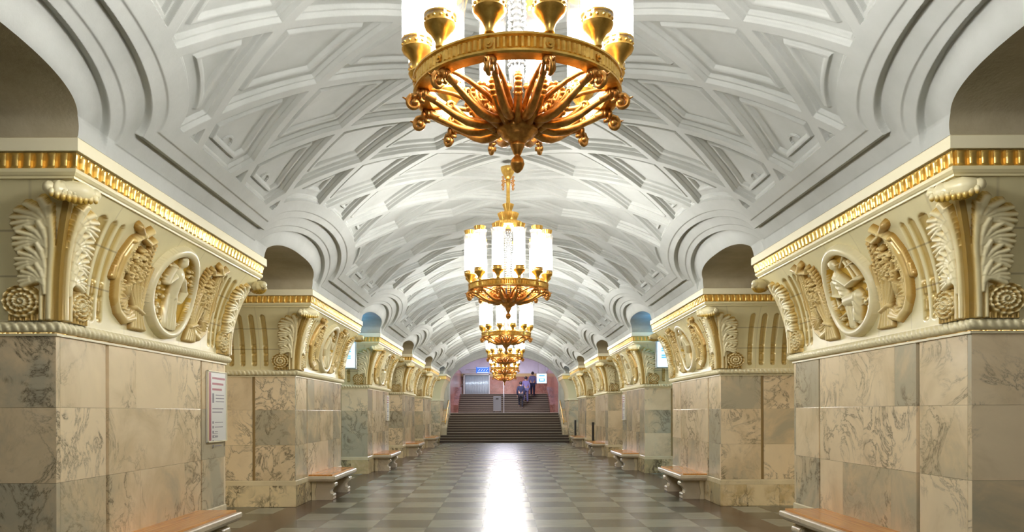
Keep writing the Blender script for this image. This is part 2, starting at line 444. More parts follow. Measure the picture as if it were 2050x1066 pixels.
def perim(name, face, c0, c1, nc, nt, hf, m, parent, side=1, gilt=None, thr=None, t0=0, t1=1, base=0.0):
    cs = np.linspace(c0, c1, nc); ts = np.linspace(t0, t1, nt); T, C = np.meshgrid(ts, cs, indexing='ij')
    h = hf(C, T); V = capmap(face, C, T, np.maximum(h, -1)+base, side).reshape(-1, 3)
    mask = None
    if thr is not None:
        k = h > thr; mask = (k[:-1,:-1] | k[1:,:-1] | k[:-1,1:] | k[1:,1:])
    flip = not ((face == 'H') or (side < 0))
    F = grid_faces(nt, nc, mask, flip=flip)
    ga = gilt(C, T, h) if gilt is not None else np.zeros(C.shape+(2,))
    A = ga.reshape(-1, 2)
    V, F, A = compact(V, F, A)
    me = mesh_np(name, V, F); set_attr(me, 'gilt', np.concatenate([A, np.zeros((len(A), 1))], 1).astype(np.float32)); me.shade_smooth()
    return link(name, me, m, parent)
def flute_h(C, T, centers):
    V_ = T*1.02; h = np.zeros_like(C)
    for c in centers:
        top = .90; bot = .05; w_ = .043
        q = np.abs(C-c); over = np.maximum(V_-top+w_, 0); under = np.maximum(bot+w_-V_, 0)
        d = np.sqrt(q**2+over**2+under**2); g_ = smooth01((w_-d)/.016)
        depth = .034
        h -= depth*g_
        cab = (V_ < .40) & (V_ > bot)
        h += np.where(cab, .026*g_*np.sqrt(np.clip(1-(q/.036)**2, 0, 1)), 0)
        for bz in (.40, .26, .12):
            h += np.where(np.abs(V_-bz) < .018, -.014*g_, 0)
    return h
def flute_gilt(C, T, h):
    V_ = T*1.02
    j = np.zeros_like(C)
    for z_ in (.345, .675):
        j = np.maximum(j, (np.abs(V_-z_) < .0035)*1.0)
    colj = np.abs(((C/.187+.02) % 1)-.0) < .018
    g_ = np.clip((-h-.004)/.02, 0, 1)*np.clip(1-(-h-.022)/.03, .65, 1)
    edge = np.clip((-h-.002)/.006, 0, 1)*np.clip((.022+h)/.010, 0, 1)
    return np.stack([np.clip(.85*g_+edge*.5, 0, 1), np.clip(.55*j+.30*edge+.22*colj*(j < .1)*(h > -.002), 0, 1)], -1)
hall_fl = [s_*c for s_ in (-1, 1) for c in (1.16, 1.285, 1.41)]
side_fl = [-.47-.187*k for k in range(13)]

# ---- relief primitives on (u, v) planes
def seg(U, V_, a, b, ra, rb, hh, flat=1.0):
    ax_, ay_ = a; bx, by = b; dx_, dy_ = bx-ax_, by-ay_; L2 = dx_*dx_+dy_*dy_+1e-9
    q = np.clip(((U-ax_)*dx_+(V_-ay_)*dy_)/L2, 0, 1); d = np.hypot(U-ax_-q*dx_, V_-ay_-q*dy_); r = ra+(rb-ra)*q
    return np.where(d < r, hh*np.sqrt(np.clip(1-(d/r)**2, 0, 1)), 0)
def ell(U, V_, cx, cy, rx, ry, ang, hh):
    c, s_ = math.cos(ang), math.sin(ang); a = ((U-cx)*c+(V_-cy)*s_)/rx; b = (-(U-cx)*s_+(V_-cy)*c)/ry; q = a*a+b*b
    return np.where(q < 1, hh*np.sqrt(np.clip(1-q, 0, 1)), 0)
def folds(U, V_, ang, per_, amp): return amp*np.sin((U*math.cos(ang)+V_*math.sin(ang))*2*PI/per_)

MR = .47; MC = (0.0, .525)      # medallion radius and centre (u, v), v = t*1.06
VS = 1.06
def medal_frame(C, T):
    V_ = T*VS; d = np.hypot(C-MC[0], V_-MC[1]); 
    ring = np.sqrt(np.clip(1-((d-(MR-.03))/.042)**2, 0, 1))
    return np.where(np.abs(d-(MR-.03)) < .042, .03+.055*ring**.5, np.where(d < MR-.03, .012, 0))
def medal_gilt(C, T, h):
    V_ = T*VS; d = np.hypot(C-MC[0], V_-MC[1]); g_ = np.where(d < MR-.070, 1.0, 0.0)
    return np.stack([g_, .0*g_], -1)
def figure_h(var):
    r = random.Random(40+var)
    blobs = [(r.uniform(-.36,.36), r.uniform(.15,.9), r.uniform(.018,.034)) for _ in range(150)]
    def f(C, T):
        U = C*(1 if var != 1 else -1); V_ = T*VS; h = np.zeros_like(U); mx = np.maximum
        if var == 0:      # seated figure turned to the side, working at a frame
            h = mx(h, ell(U, V_, -.13, .845, .052, .066, .2, .075))       # head
            h = mx(h, ell(U, V_, -.15, .865, .060, .055, .2, .066))       # hair
            h = mx(h, ell(U, V_, -.075, .835, .018, .012, .0, .055))      # nose
            h = mx(h, seg(U, V_, (-.13,.79), (-.13,.73), .028, .035, .05))
            h = mx(h, seg(U, V_, (-.15,.69), (-.07,.47), .098, .075, .085)+folds(U, V_, 1.2, .05, .004)*(seg(U, V_, (-.15,.69), (-.07,.47), .09, .07, 1) > 0))
            h = mx(h, seg(U, V_, (-.07,.69), (.06,.60), .045, .034, .10)); h = mx(h, seg(U, V_, (.06,.60), (.24,.635), .032, .024, .105)); h = mx(h, ell(U, V_, .265, .63, .034, .026, .1, .105))
            h = mx(h, seg(U, V_, (-.22,.68), (-.26,.54), .040, .032, .09)); h = mx(h, seg(U, V_, (-.26,.54), (-.10,.50), .030, .022, .10))
            h = mx(h, seg(U, V_, (-.06,.44), (.14,.45), .085, .075, .10)); h = mx(h, seg(U, V_, (.15,.46), (.11,.22), .078, .045, .095)+folds(U, V_, .3, .045, .005)*(seg(U, V_, (.15,.46), (.11,.22), .07, .04, 1) > 0))
            h = mx(h, seg(U, V_, (-.05,.40), (.0,.16), .085, .045, .08)+folds(U, V_, .1, .04, .005)*(seg(U, V_, (-.05,.40), (.0,.16), .08, .04, 1) > 0))
            h = mx(h, seg(U, V_, (.0,.13), (.07,.115), .030, .018, .06)); h = mx(h, seg(U, V_, (.11,.19), (.19,.17), .030, .018, .06))
            for a, b in (((-.02,.80),(.16,.90)), ((.10,.84),(.17,.62)), ((.17,.83),(.25,.66)), ((.09,.78),(.23,.80)), ((-.30,.62),(-.28,.40)), ((-.30,.40),(-.14,.45)), ((-.36,.26),(-.10,.33)), ((.12,.34),(.38,.40))): h = mx(h, seg(U, V_, a, b, .013, .011, .05))
            bl = [b for b in blobs if (b[0] < -.16 and b[1] < .42) or (b[0] > .22 and .3 < b[1] < .58)]
        elif var == 1:    # standing figure with a sheaf, skirt in folds
            h = mx(h, ell(U, V_, .0, .86, .050, .062, 0, .08)); h = mx(h, ell(U, V_, .0, .885, .060, .048, 0, .07)); h = mx(h, seg(U, V_, (0,.81), (0,.74), .026, .04, .055))
            h = mx(h, seg(U, V_, (0,.71), (.01,.50), .105, .078, .09))
            sk = seg(U, V_, (.0,.48), (.0,.20), .10, .17, .085); h = mx(h, sk+folds(U, V_, .05, .05, .007)*(sk > .02))
            h = mx(h, seg(U, V_, (-.09,.70), (-.20,.58), .042, .034, .09)); h = mx(h, seg(U, V_, (-.20,.58), (-.12,.46), .032, .022, .10)); h = mx(h, ell(U, V_, -.10, .45, .03, .025, 0, .10))
            h = mx(h, seg(U, V_, (.09,.70), (.20,.62), .042, .034, .09)); h = mx(h, seg(U, V_, (.20,.62), (.17,.78), .032, .022, .09)); h = mx(h, ell(U, V_, .17, .80, .026, .026, 0, .09))
            h = mx(h, seg(U, V_, (-.05,.10), (-.08,.09), .03, .02, .05)); h = mx(h, seg(U, V_, (.05,.10), (.08,.09), .03, .02, .05))
            bl = [b for b in blobs if b[0] > .16 or (b[0] < -.2 and b[1] > .68) or (b[0] < -.18 and b[1] < .35)]
        else:             # two figures, one kneeling
            h = mx(h, ell(U, V_, -.06, .83, .048, .06, 0, .08)); h = mx(h, ell(U, V_, -.07, .85, .056, .046, 0, .07)); h = mx(h, seg(U, V_, (-.06,.78), (-.06,.72), .025, .036, .055))
            h = mx(h, seg(U, V_, (-.07,.69), (-.02,.44), .095, .10, .09)); h = mx(h, seg(U, V_, (-.02,.42), (-.08,.16), .095, .06, .085)+folds(U, V_, .2, .045, .006)*(seg(U, V_, (-.02,.42), (-.08,.16), .08, .05, 1) > 0))
            h = mx(h, seg(U, V_, (.03,.42), (.12,.18), .085, .05, .08)); h = mx(h, seg(U, V_, (-.02,.68), (.12,.56), .042, .03, .10)); h = mx(h, seg(U, V_, (.12,.56), (.20,.68), .03, .022, .10)); h = mx(h, seg(U, V_, (-.15,.67), (-.26,.52), .042, .03, .09)); h = mx(h, seg(U, V_, (-.26,.52), (-.20,.40), .03, .022, .09))
            h = mx(h, ell(U, V_, .22, .48, .038, .048, 0, .07)); h = mx(h, seg(U, V_, (.22,.42), (.20,.26), .06, .075, .07)); h = mx(h, seg(U, V_, (.20,.24), (.28,.20), .06, .04, .06))
            bl = [b for b in blobs if b[1] > .72 and abs(b[0]+.06) > .1 or (b[0] < -.2 and b[1] < .36)]
        d = np.hypot(U, V_-MC[1])
        for bx, by, br in bl: h = mx(h, ell(U, V_, bx, by, br, br*.8, bx*30, .045))
        base = seg(U, V_, (-.25,.12), (.25,.12), .035, .035, .04); h = mx(h, base)
        return np.where(d < MR-.075, h, 0)
    return f
def relief_gilt(C, T, h):
    V_ = T*VS
    return np.stack([np.clip((.046-h)/.026, 0, 1)*.9, .45*np.clip((.030-h)/.015, 0, 1)], -1)  # second channel: darker brown where the relief is low
def sheaf_h(C, T, small=False):
    """left-hand group (u<0): bow, drapery, shell, flowers and wheat; mirrored by the caller"""
    U = C; V_ = T*VS; h = np.zeros_like(U); mx = np.maximum; r = random.Random(3)
    # drapery hanging in a crescent on the outside
    for k, (off, rr_) in enumerate(((0,.040), (.045,.034), (.085,.030))):
        pts = [(-.93+off*.6,.88), (-1.0+off,.70), (-1.02+off,.50), (-.99+off,.32), (-.92+off*.8,.20+off*.2), (-.80,.13+off*.5), (-.66,.17+off*.8)]
        for a, b in zip(pts[:-1], pts[1:]): h = mx(h, seg(U, V_, a, b, rr_, rr_, .060-.010*k))
    # cord with tassel
    pts = [(-1.0,.86), (-1.055,.72), (-1.075,.60)]
    for a, b in zip(pts[:-1], pts[1:]): h = mx(h, seg(U, V_, a, b, .017, .017, .05))
    h = mx(h, seg(U, V_, (-1.075,.60), (-1.08,.50), .022, .036, .05)*(1+.15*np.sin(U*400)))
    # bow at the top
    for a, b, q in (((-.90,.93),(-1.00,.98),.035), ((-.90,.93),(-.80,.985),.035), ((-.90,.92),(-.98,.86),.030), ((-.90,.92),(-.74,.89),.030), ((-.74,.89),(-.68,.93),.022)):
        h = mx(h, seg(U, V_, a, b, .018, q, .075))
    h = mx(h, ell(U, V_, -.90, .93, .03, .035, 0, .09))
    # shell
    ang = np.arctan2(V_-.34, U+.80); d = np.hypot(U+.80, V_-.34)
    sh = (d < .145) & (np.abs(((ang-2.9+PI) % (2*PI))-PI) < 1.35)
    h = mx(h, np.where(sh, .045+.014*np.sin(ang*22)+.02*(d/.145), 0))
    # hanging cloth under the shell
    cl = ell(U, V_, -.78, .20, .14, .085, -.15, .05); h = mx(h, cl+np.where(cl > .01, .008*np.sin((V_*1.2-(U+.8)**2*6)*2*PI/.045), 0))
    # bundle of stalks, tied low
    for k in range(9):
        x0 = -.60+.016*(k-4); h = mx(h, seg(U, V_, (x0,.27), (-.72+.055*(k-4),.66+.02*(k % 3)), .014, .012, .055+.008*(k % 2)))
        h = mx(h, seg(U, V_, (x0,.26), (-.56+.030*(k-4),.08), .014, .020, .05+.008*(k % 2)))
    h = mx(h, seg(U, V_, (-.665,.275), (-.53,.235), .030, .030, .08))
    # feathery wheat ears next to the medallion
    for k in range(16):
        q = k/15; px = -.545-.10*q**1.4; py = .33+.56*q
        h = mx(h, ell(U, V_, px-.030, py, .040, .017, 2.3, .06)); h = mx(h, ell(U, V_, px+.028, py, .036, .015, .9, .055))
    # flowers and berries
    for k in range(70):
        a = r.uniform(0, 2*PI); q = math.sqrt(r.random()); px = -.775+.11*q*math.cos(a); py = .66+.17*q*math.sin(a); rr_ = r.uniform(.014,.024)
        h = mx(h, ell(U, V_, px, py, rr_, rr_, 0, .072+.014*r.random()))
    for k in range(30):
        px = r.uniform(-.97,-.90); py = r.uniform(.42,.84); h = mx(h, ell(U, V_, px, py, .016, .016, 0, .062))
    d0 = np.hypot(U, V_-MC[1])
    return np.where(d0 > MR+.012, h, 0)
def sheaf_gilt(C, T, h):
    V_ = T*VS; U = np.abs(C)
    g_ = np.clip((.040-h)/.030, 0, 1)*.9+.45*(U > .985)+.35*((U < .90) & (V_ > .5))*np.clip((.075-h)/.03, 0, 1)
    return np.stack([np.clip(g_, 0, 1), np.maximum(.35*((V_ > .9) & (U > .93)), .5*np.clip((.045-h)/.02, 0, 1))], -1)  # second channel: dark tone at the outer top and in low relief

def leaf_parts(w_, T):
    V_ = T*VS; h = np.zeros_like(w_)
    for i, (vb, L_) in enumerate(((.655,.27), (.50,.27), (.345,.26), (.215,.23))):
        lob = np.zeros_like(w_); best = np.zeros_like(w_)
        for j in range(6):
            a = math.radians(12+15*j); l = L_*(1.06-.085*j); bx, by = .075+.012*(3-i)*0, vb+.012*j
            ex, ey = bx+l*math.sin(a), by+l*math.cos(a)*1.0
            cx, cy = bx+.10*l*math.sin(a), by+.62*l
            pts = [((1-q)**2*bx+2*q*(1-q)*cx+q*q*ex, (1-q)**2*by+2*q*(1-q)*cy+q*q*ey) for q in (0, .25, .5, .75, 1)]
            rr_ = [.012, .017, .022, .026, .021]
            f = np.zeros_like(w_)
            for k in range(4): f = np.maximum(f, seg(w_, V_, pts[k], pts[k+1], rr_[k], rr_[k+1], .034+.012*k/3))
            h = np.maximum(h, np.where(f > 0, f+.022+.004*i, 0))
    return np.where(V_ < .975, h, 0)
def leaf_h(w_, T):
    V_ = T*VS; h = leaf_parts(w_, T)
    # stalks running down beside the corner
    for off, rr_ in ((.054,.022), (.098,.016)):
        c = off+(.05+.9*(off-.054))*smooth01((V_-.5)/.55)
        d = np.abs(w_-c); h = np.maximum(h, np.where((d < rr_) & (V_ > .005) & (V_ < .9), .03+.030*np.sqrt(np.clip(1-(d/rr_)**2, 0, 1)), 0))
    h = np.maximum(h, np.where((w_ < .034) & (V_ < .93), .026, 0))
    # volute
    cx, cy, rv = .235, .155, .135
    d = np.hypot(w_-cx, V_-cy); ang = np.arctan2(V_-cy, w_-cx)
    sp = np.sin(2*PI*(d/.040)-ang); vol = np.where(d < rv, .040+.014*sp+.018*(1-d/rv)+.007*np.sin(ang*14+d*60), 0)
    h = np.maximum(h, vol)
    h = np.maximum(h, np.where((V_ < .05) & (w_ > .1) & (w_ < .34), .03+.012*np.sin(w_*160), 0))
    return h
def leaf_gilt_w(w_, T, h):
    V_ = T*VS
    g_ = np.clip((.064-h)/.026, 0, 1)*.85
    g_ = np.maximum(g_, np.where((w_ < .030), .85, 0))
    return np.stack([np.clip(g_, 0, 1), .55*np.clip((.050-h)/.02, 0, 1)*(h > 0)], -1)  # second channel: darker between the raised parts of the leaf

def sweep_perim(prof_pts, step_len=None, mod=None, x_end=-PD, cl=False):
    """sweep a list of (o, z) around side-hall-side with mitred corners; returns V, F. mod(p, k) -> extra o"""
    path = [(x_end, -1, 'S'), (0, -1, 'C'), (0, 1, 'C'), (x_end, 1, 'S')]
    L = [PD, PL, PD]; ns = [max(1, int(round(l/step_len))) if step_len else 1 for l in L]
    stations = []
    P = 0
    for sgi, l in enumerate(L):
        n = ns[sgi]
        for i in range(n):
            q = i/n; stations.append((sgi, q, P+q*l))
        P += l
    stations.append((2, 1.0, P))
    V = []
    for sgi, q, p in stations:
        for k, (o, z) in enumerate(prof_pts):
            oo = o+(mod(p, k, sgi) if mod else 0)
            if sgi == 0: x = x_end+(oo-x_end)*q; y = -(HL+oo)
            elif sgi == 1: x = oo; y = (-(HL+oo))*(1-q)+(HL+oo)*q
            else: x = oo+(x_end-oo)*q; y = HL+oo
            V.append((x, y, z))
    n = len(prof_pts); F = []
    for i in range(len(stations)-1):
        for k in range(n-1 if not cl else n):
            k2 = (k+1) % n; F.append((i*n+k, (i+1)*n+k, (i+1)*n+k2, i*n+k2))
    if cl: F.append(tuple(range(n))); F.append(tuple((len(stations)-1)*n+k for k in range(n))[::-1])
    return V, F

def make_pylon(var):
    root = empty('marble_pylon')
    # --- plinth
    b = MB(); r = random.Random(11+var)
    b.box(-PD+.02, 0-.02, -HL+.02, HL-.02, 0, .36)
    def facing(fn, c0, c1, z0, z1, cuts, out=.02, th=.03):
        cs = [c0]+cuts+[c1]
        for a_, b_ in zip(cs[:-1], cs[1:]): fn(a_+.0012, b_-.0012, z0+.001, z1-.001, (r.random(), r.random(), r.random()))
    def hallf(out, th, mb): return lambda a_, b_, z0, z1, c: mb.box(out-th, out, a_, b_, z0, z1, .0015, c)
    def sidef(out, th, mb, sd):
        def f(a_, b_, z0, z1, c):
            y0, y1 = sorted((sd*(HL+out), sd*(HL+out-th))); mb.box(a_, b_, y0, y1, z0, z1, .0015, c)
        return f
    facing(hallf(.012, .034, b), -HL-.012, HL+.012, 0.002, .35, [-1.1,-.35,.4,1.15])
    for sd in (-1, 1): facing(sidef(.012, .034, b, sd), -PD, .012, 0.002, .35, [-2.3,-1.6,-.95,-.42])
    b.build('plinth', M['plinth'], root, attr='rnd')
    # --- pale band over the plinth
    V, F = sweep_perim([(-.02,.351),(.010,.351),(.010,.42),(.0,.432),(-.02,.432)]); b = MB(); b.add(V, F, (.6,.3,.4)); b.build('base_band', M['cream_band'], root, attr='rnd')
    # --- shaft core and slabs
    b = MB(); b.box(-PD, -.028, -HL+.028, HL-.028, .36, 2.15); b.build('shaft_core', M['marble_groove'], root)
    b = MB()
    zs = [.433, 1.01, 1.585, 2.139]
    for k in range(3):
        z0, z1 = zs[k], zs[k+1]
        for c0, c1 in ((-HL, -HL+.05), (HL-.05, HL)): b.box(-.029, 0, c0+.001, c1-.001, z0+.001, z1-.001, .0015, (r.random(), r.random(), r.random()))
        facing(hallf(0, .029, b), -HL+.052, -1.02, z0, z1, [])
        facing(hallf(0, .029, b), 1.02, HL-.052, z0, z1, [])
        cuts = [[-.42,.55],[r.uniform(-.2,.2)] if r.random() < .6 else [],[-.5,.62]][k]
        facing(hallf(.004, .033, b), -.975, .975, z0, z1, cuts)
        for sd in (-1, 1):
            y0, y1 = sorted((sd*HL, sd*(HL-.029)))
            facing(sidef(0, .029, b, sd), -.655, -.001, z0, z1, [])
            facing(sidef(0, .029, b, sd), -1.80, -.705, z0, z1, [])
            facing(sidef(0, .029, b, sd), -PD, -1.85, z0, z1, [-2.5])
    b.build('marble_slabs', M['marble'], root, attr='rnd')
    # --- rope moulding (twisted)
    n = 14; zc = (ZR0+ZR1)/2+.006; V, F = sweep_perim([(.012+.040*math.cos(2*PI*k/n), zc+.043*math.sin(2*PI*k/n)) for k in range(n)], .0083,
        mod=lambda p, k, s_: (.020*abs(math.sin(PI*(p/.066)+2*PI*k/n*1.0))-.008)*(1 if math.cos(2*PI*k/n) > -.1 else 0), cl=True)
    b = MB(); b.add(V, F); ro = b.build('rope_moulding', M['plate'], root, smooth=True); ro.data.materials[0] = M['rope']
    V, F = sweep_perim([(-.02,2.128),(.016,2.128),(.016,2.146),(-.02,2.146)], cl=True); b = MB(); b.add(V, F); b.build('fillet', M['plate'], root)
    V, F = sweep_perim([(-.02,2.232),(.024,2.232),(.024,2.246),(-.02,2.246)], cl=True); b = MB(); b.add(V, F); b.build('fillet', M['plate'], root)
    # --- flared capital
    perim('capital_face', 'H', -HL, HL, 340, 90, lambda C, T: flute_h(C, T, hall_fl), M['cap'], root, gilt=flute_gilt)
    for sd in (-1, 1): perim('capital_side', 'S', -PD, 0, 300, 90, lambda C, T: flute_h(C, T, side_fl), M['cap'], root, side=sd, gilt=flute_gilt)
    # --- corner acanthus leaves with volutes and curled tips
    for sd in (-1, 1):
        cl_ = empty('acanthus_leaf'); cl_.parent = root
        lw = .40
        def hfH(C, T, sd=sd): return leaf_h(np.abs(HL-sd*C), T)
        c0, c1 = sorted((sd*HL, sd*(HL-lw)))
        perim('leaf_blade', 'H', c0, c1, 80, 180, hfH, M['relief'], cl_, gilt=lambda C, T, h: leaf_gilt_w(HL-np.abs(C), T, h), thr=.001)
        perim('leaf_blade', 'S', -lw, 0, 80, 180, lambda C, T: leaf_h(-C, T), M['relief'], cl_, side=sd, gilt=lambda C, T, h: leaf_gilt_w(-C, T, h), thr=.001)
        b = MB(); b.ball((.035,0,0), 1, 40, (.125,.078,.078), lump=lambda t_, ph: .06*math.sin(3*ph+2)*math.sin(ph)+.05*math.sin(4*t_)); b.ball((-.075,0,-.004), 1, 30, (.075,.062,.066), lump=lambda t_, ph: .09*math.sin(5*t_))
        for k in range(9):
            q = (k-4)/4.6; b.ball((q*.165, -.028-.02*(1-q*q), -.058+.030*q*q), .022, 8, (.9,1,1.5))
            b.ball((q*.155, -.050*(1-q*q*.6), -.020), .020, 8)
        for e_ in (-1, 1): b.ball((e_*.150, 0, .006), .042, 12, lump=lambda t_, ph: .10*math.sin(5*t_))
        c = b.build('leaf_tip', M['relief'], cl_, smooth=True); set_attr(c.data, 'gilt', np.array([[max(0, min(1, (-.035-v.co.z)*40)), 0, 0] for v in c.data.vertices], dtype=np.float32))
        tt = .90; c.location = (prof(tt)+.055, sd*(HL+prof(tt)+.055), ZC0+tt*(ZC1-ZC0)+.0); c.rotation_euler = (0, 0, PI/4*(-1 if sd > 0 else 1)+PI/2+(0 if sd > 0 else 0))
        if sd < 0: c.rotation_euler = (0,0, PI/4)
        else: c.rotation_euler = (0,0, 3*PI/4)
    # --- medallion with figure, flanking sheaves
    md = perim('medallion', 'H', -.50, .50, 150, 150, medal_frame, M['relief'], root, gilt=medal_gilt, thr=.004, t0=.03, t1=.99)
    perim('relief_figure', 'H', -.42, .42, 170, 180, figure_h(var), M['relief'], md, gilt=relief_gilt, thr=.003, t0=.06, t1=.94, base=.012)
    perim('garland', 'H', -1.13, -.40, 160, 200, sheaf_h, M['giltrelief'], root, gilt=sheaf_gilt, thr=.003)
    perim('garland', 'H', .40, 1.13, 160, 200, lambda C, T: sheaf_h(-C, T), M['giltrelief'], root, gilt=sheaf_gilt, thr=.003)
    # --- cornice: ogee, gilded tongue frieze, plate
    V, F = sweep_perim([(.29,3.222),(.325,3.222),(.328,3.236),(.338,3.243),(.352,3.262),(.353,3.286),(.30,3.286)]); b = MB(); b.add(V, F); b.build('ogee_moulding', M['ogee'], root)
    sp = .078
    def fm(p, k, sgi):
        if k in (0, 1, 7): return 0
        q = (p/sp) % 1.0; r_ = abs(q-.5)/.5
        bul = math.sqrt(max(0, 1-(r_/.72)**2)) if r_ < .72 else -.25
        return [0, 0, .3, 1, 1, 1, .6, 0][k]*.020*bul
    V, F = sweep_perim([(.30,3.286),(.333,3.286),(.335,3.290),(.335,3.305),(.340,3.345),(.348,3.375),(.352,3.392),(.352,3.40)], sp/10, mod=fm)
    b = MB(); b.add(V, F); b.build('tongue_frieze', M['frieze'], root)
    V, F = sweep_perim([(.30,3.398),(.388,3.398),(.390,3.402),(.390,3.488),(.386,3.492),(.2,3.492)]); b = MB(); b.add(V, F)
    b.v += [(.39,-HL-.39,3.4915),(.39,HL+.39,3.4915),(-PD,HL+.39,3.4915),(-PD,-HL-.39,3.4915)]; nn = len(b.v); b.f.append((nn-4,nn-3,nn-2,nn-1)); b.a += [(0,0,0)]*4
    b.build('cornice_plate', M['plate'], root)
    return root
M['rope'] = mat('cream rope', (.84,.76,.49), .32)
M['ogee'] = mat('cream ogee', (.78,.69,.40), .38)

protos = [make_pylon(v) for v in range(3)]
used = [False]*3
WORD = ['nearest', 'second nearest', 'third', 'fourth', 'fifth']
pylabels = {
 (-1,0): 'nearest marble pylon on the left, with the red and white notice on its far end',
 (-1,1): 'second marble pylon on the left, ochre vault of the first passage in front of it',
 (-1,2): 'third marble pylon on the left, blue passage vault before it, small notice on it',
 (-1,3): 'fourth marble pylon on the left, with a narrow dark post at its far end',
 (-1,4): 'farthest marble pylon on the left, last one before the staircase',
 (1,0): 'nearest marble pylon on the right, medallion showing a seated figure on gold ground',
 (1,1): 'second marble pylon on the right, strongly veined plinth facing the viewer',
 (1,2): 'third marble pylon on the right, blue passage vault and light box before it',
 (1,3): 'fourth marble pylon on the right, with a narrow dark post beyond it',
 (1,4): 'farthest marble pylon on the right, last one before the staircase'}
for k, yc in enumerate(PY):
    for sd in (-1, 1):
        v = (0 if sd > 0 else 1) if k == 0 else (2 if (k+(sd > 0)) % 2 else (1 if sd > 0 else 0))
        if not used[v]: o = protos[v]; used[v] = True
        else: o = copy_tree(protos[v])
        o.location = (sd*S0, yc, 0); o.rotation_euler = (0, 0, 0 if sd < 0 else PI)
        tag(o, pylabels[(sd, k)], 'pylon', 'marble pylons along the hall')

# ================================================================== BENCHES
def make_bench():
    root = empty('bench'); L = .95; W = .47
    b = MB(); pr = [(0.0,.335),(W-.07,.335),(W-.045,.345),(W-.02,.36),(W,.385),(W,.425),(W-.012,.437),(0,.437)]
    V = []; F = []
    # slab with moulded edge on three sides
    prof_ = [(-.055,.335),(-.035,.345),(-.015,.362),(0,.385),(0,.425),(-.010,.437)]
    rings = []
    for o_, z in prof_: rings.append([(0,-L-o_,z),(W+o_,-L-o_,z),(W+o_,L+o_,z),(0,L+o_,z)] if False else [(0.0,-(L+o_),z),(W+o_,-(L+o_),z),(W+o_,(L+o_),z),(0.0,(L+o_),z)])
    for rg in rings: V += rg
    for i in range(len(rings)-1):
        for j in range(4): F.append((i*4+j, i*4+(j+1)%4, (i+1)*4+(j+1)%4, (i+1)*4+j))
    F += [(0,3,2,1), tuple((len(rings)-1)*4+j for j in range(4))]
    b.add(V, F, (.5,.2,.7)); b.build('bench_slab', M['bench'], root, attr='rnd')
    b = MB(); b.box(.0, W-.055, -L+.03, L-.03, .437, .462, .004); b.build('seat', M['wood'], root)
    for yc in (-.62, .62):
        # scroll-shaped console leg, profile in (x,z)
        pts = [(.03,0),(.37,0),(.385,.012),(.385,.050)]
        for k in range(7): a = -PI/2+PI*k/6; pts.append((.362+.028*math.cos(a), .078+.028*math.sin(a)))
        for k in range(9): q = k/8; pts.append((.340+.030*math.sin(PI*q)*-1+.050*q, .112+.105*q))
        for k in range(9): a = -PI/2+PI*k/8; pts.append((.375+.046*math.cos(a), .265+.046*math.sin(a)))
        pts += [(.36,.318),(.36,.334),(.03,.334)]
        lg = MB(); lg.prism(pts, 'y', yc-.11, yc+.11, (random.random(),)*3); l = lg.build('leg', M['bench'], root, angle=40, attr='rnd')
        sc_ = MB()
        for sd in (-1, 1):
            sc_.tube([(.375, yc+sd*.108, .265), (.375, yc+sd*.122, .265)], .032, 14, (.5,.5,.5))
            sc_.tube([(.362, yc+sd*.108, .078), (.362, yc+sd*.120, .078)], .019, 12, (.5,.5,.5))
        sc_.build('scroll', M['bench'], l, angle=40, attr='rnd')
        pb = MB(); pb.prism([(0.014,0),(.085,0),(.085,.06),(.070,.10),(.075,.16),(.095,.24),(.095,.30),(.085,.334),(0.014,.334)], 'y', yc-.15, yc+.15, (.3,.4,.5)); pb.build('bracket', M['cream_band'], root, attr='rnd')
    return root
bn = make_bench()
first = True
blabel = {
 0: 'marble bench against the nearest {s} pylon, cut by the lower edge of the photo',
 1: 'marble bench with scroll legs against the second {s} pylon, fully visible',
 2: 'marble bench with scroll legs against the third {s} pylon',
 3: 'small distant marble bench against the fourth {s} pylon',
 4: 'most distant marble bench on the {s}, beside the last pylon before the stairs'}
for k, yc in enumerate(PY):
    for sd in (-1, 1):
        o = bn if first else copy_tree(bn); first = False
        o.location = (sd*(S0-.005), yc, 0); o.rotation_euler = (0, 0, 0 if sd < 0 else PI)
        tag(o, blabel[k].format(s='left' if sd < 0 else 'right'), 'bench', 'marble benches along the pylons')

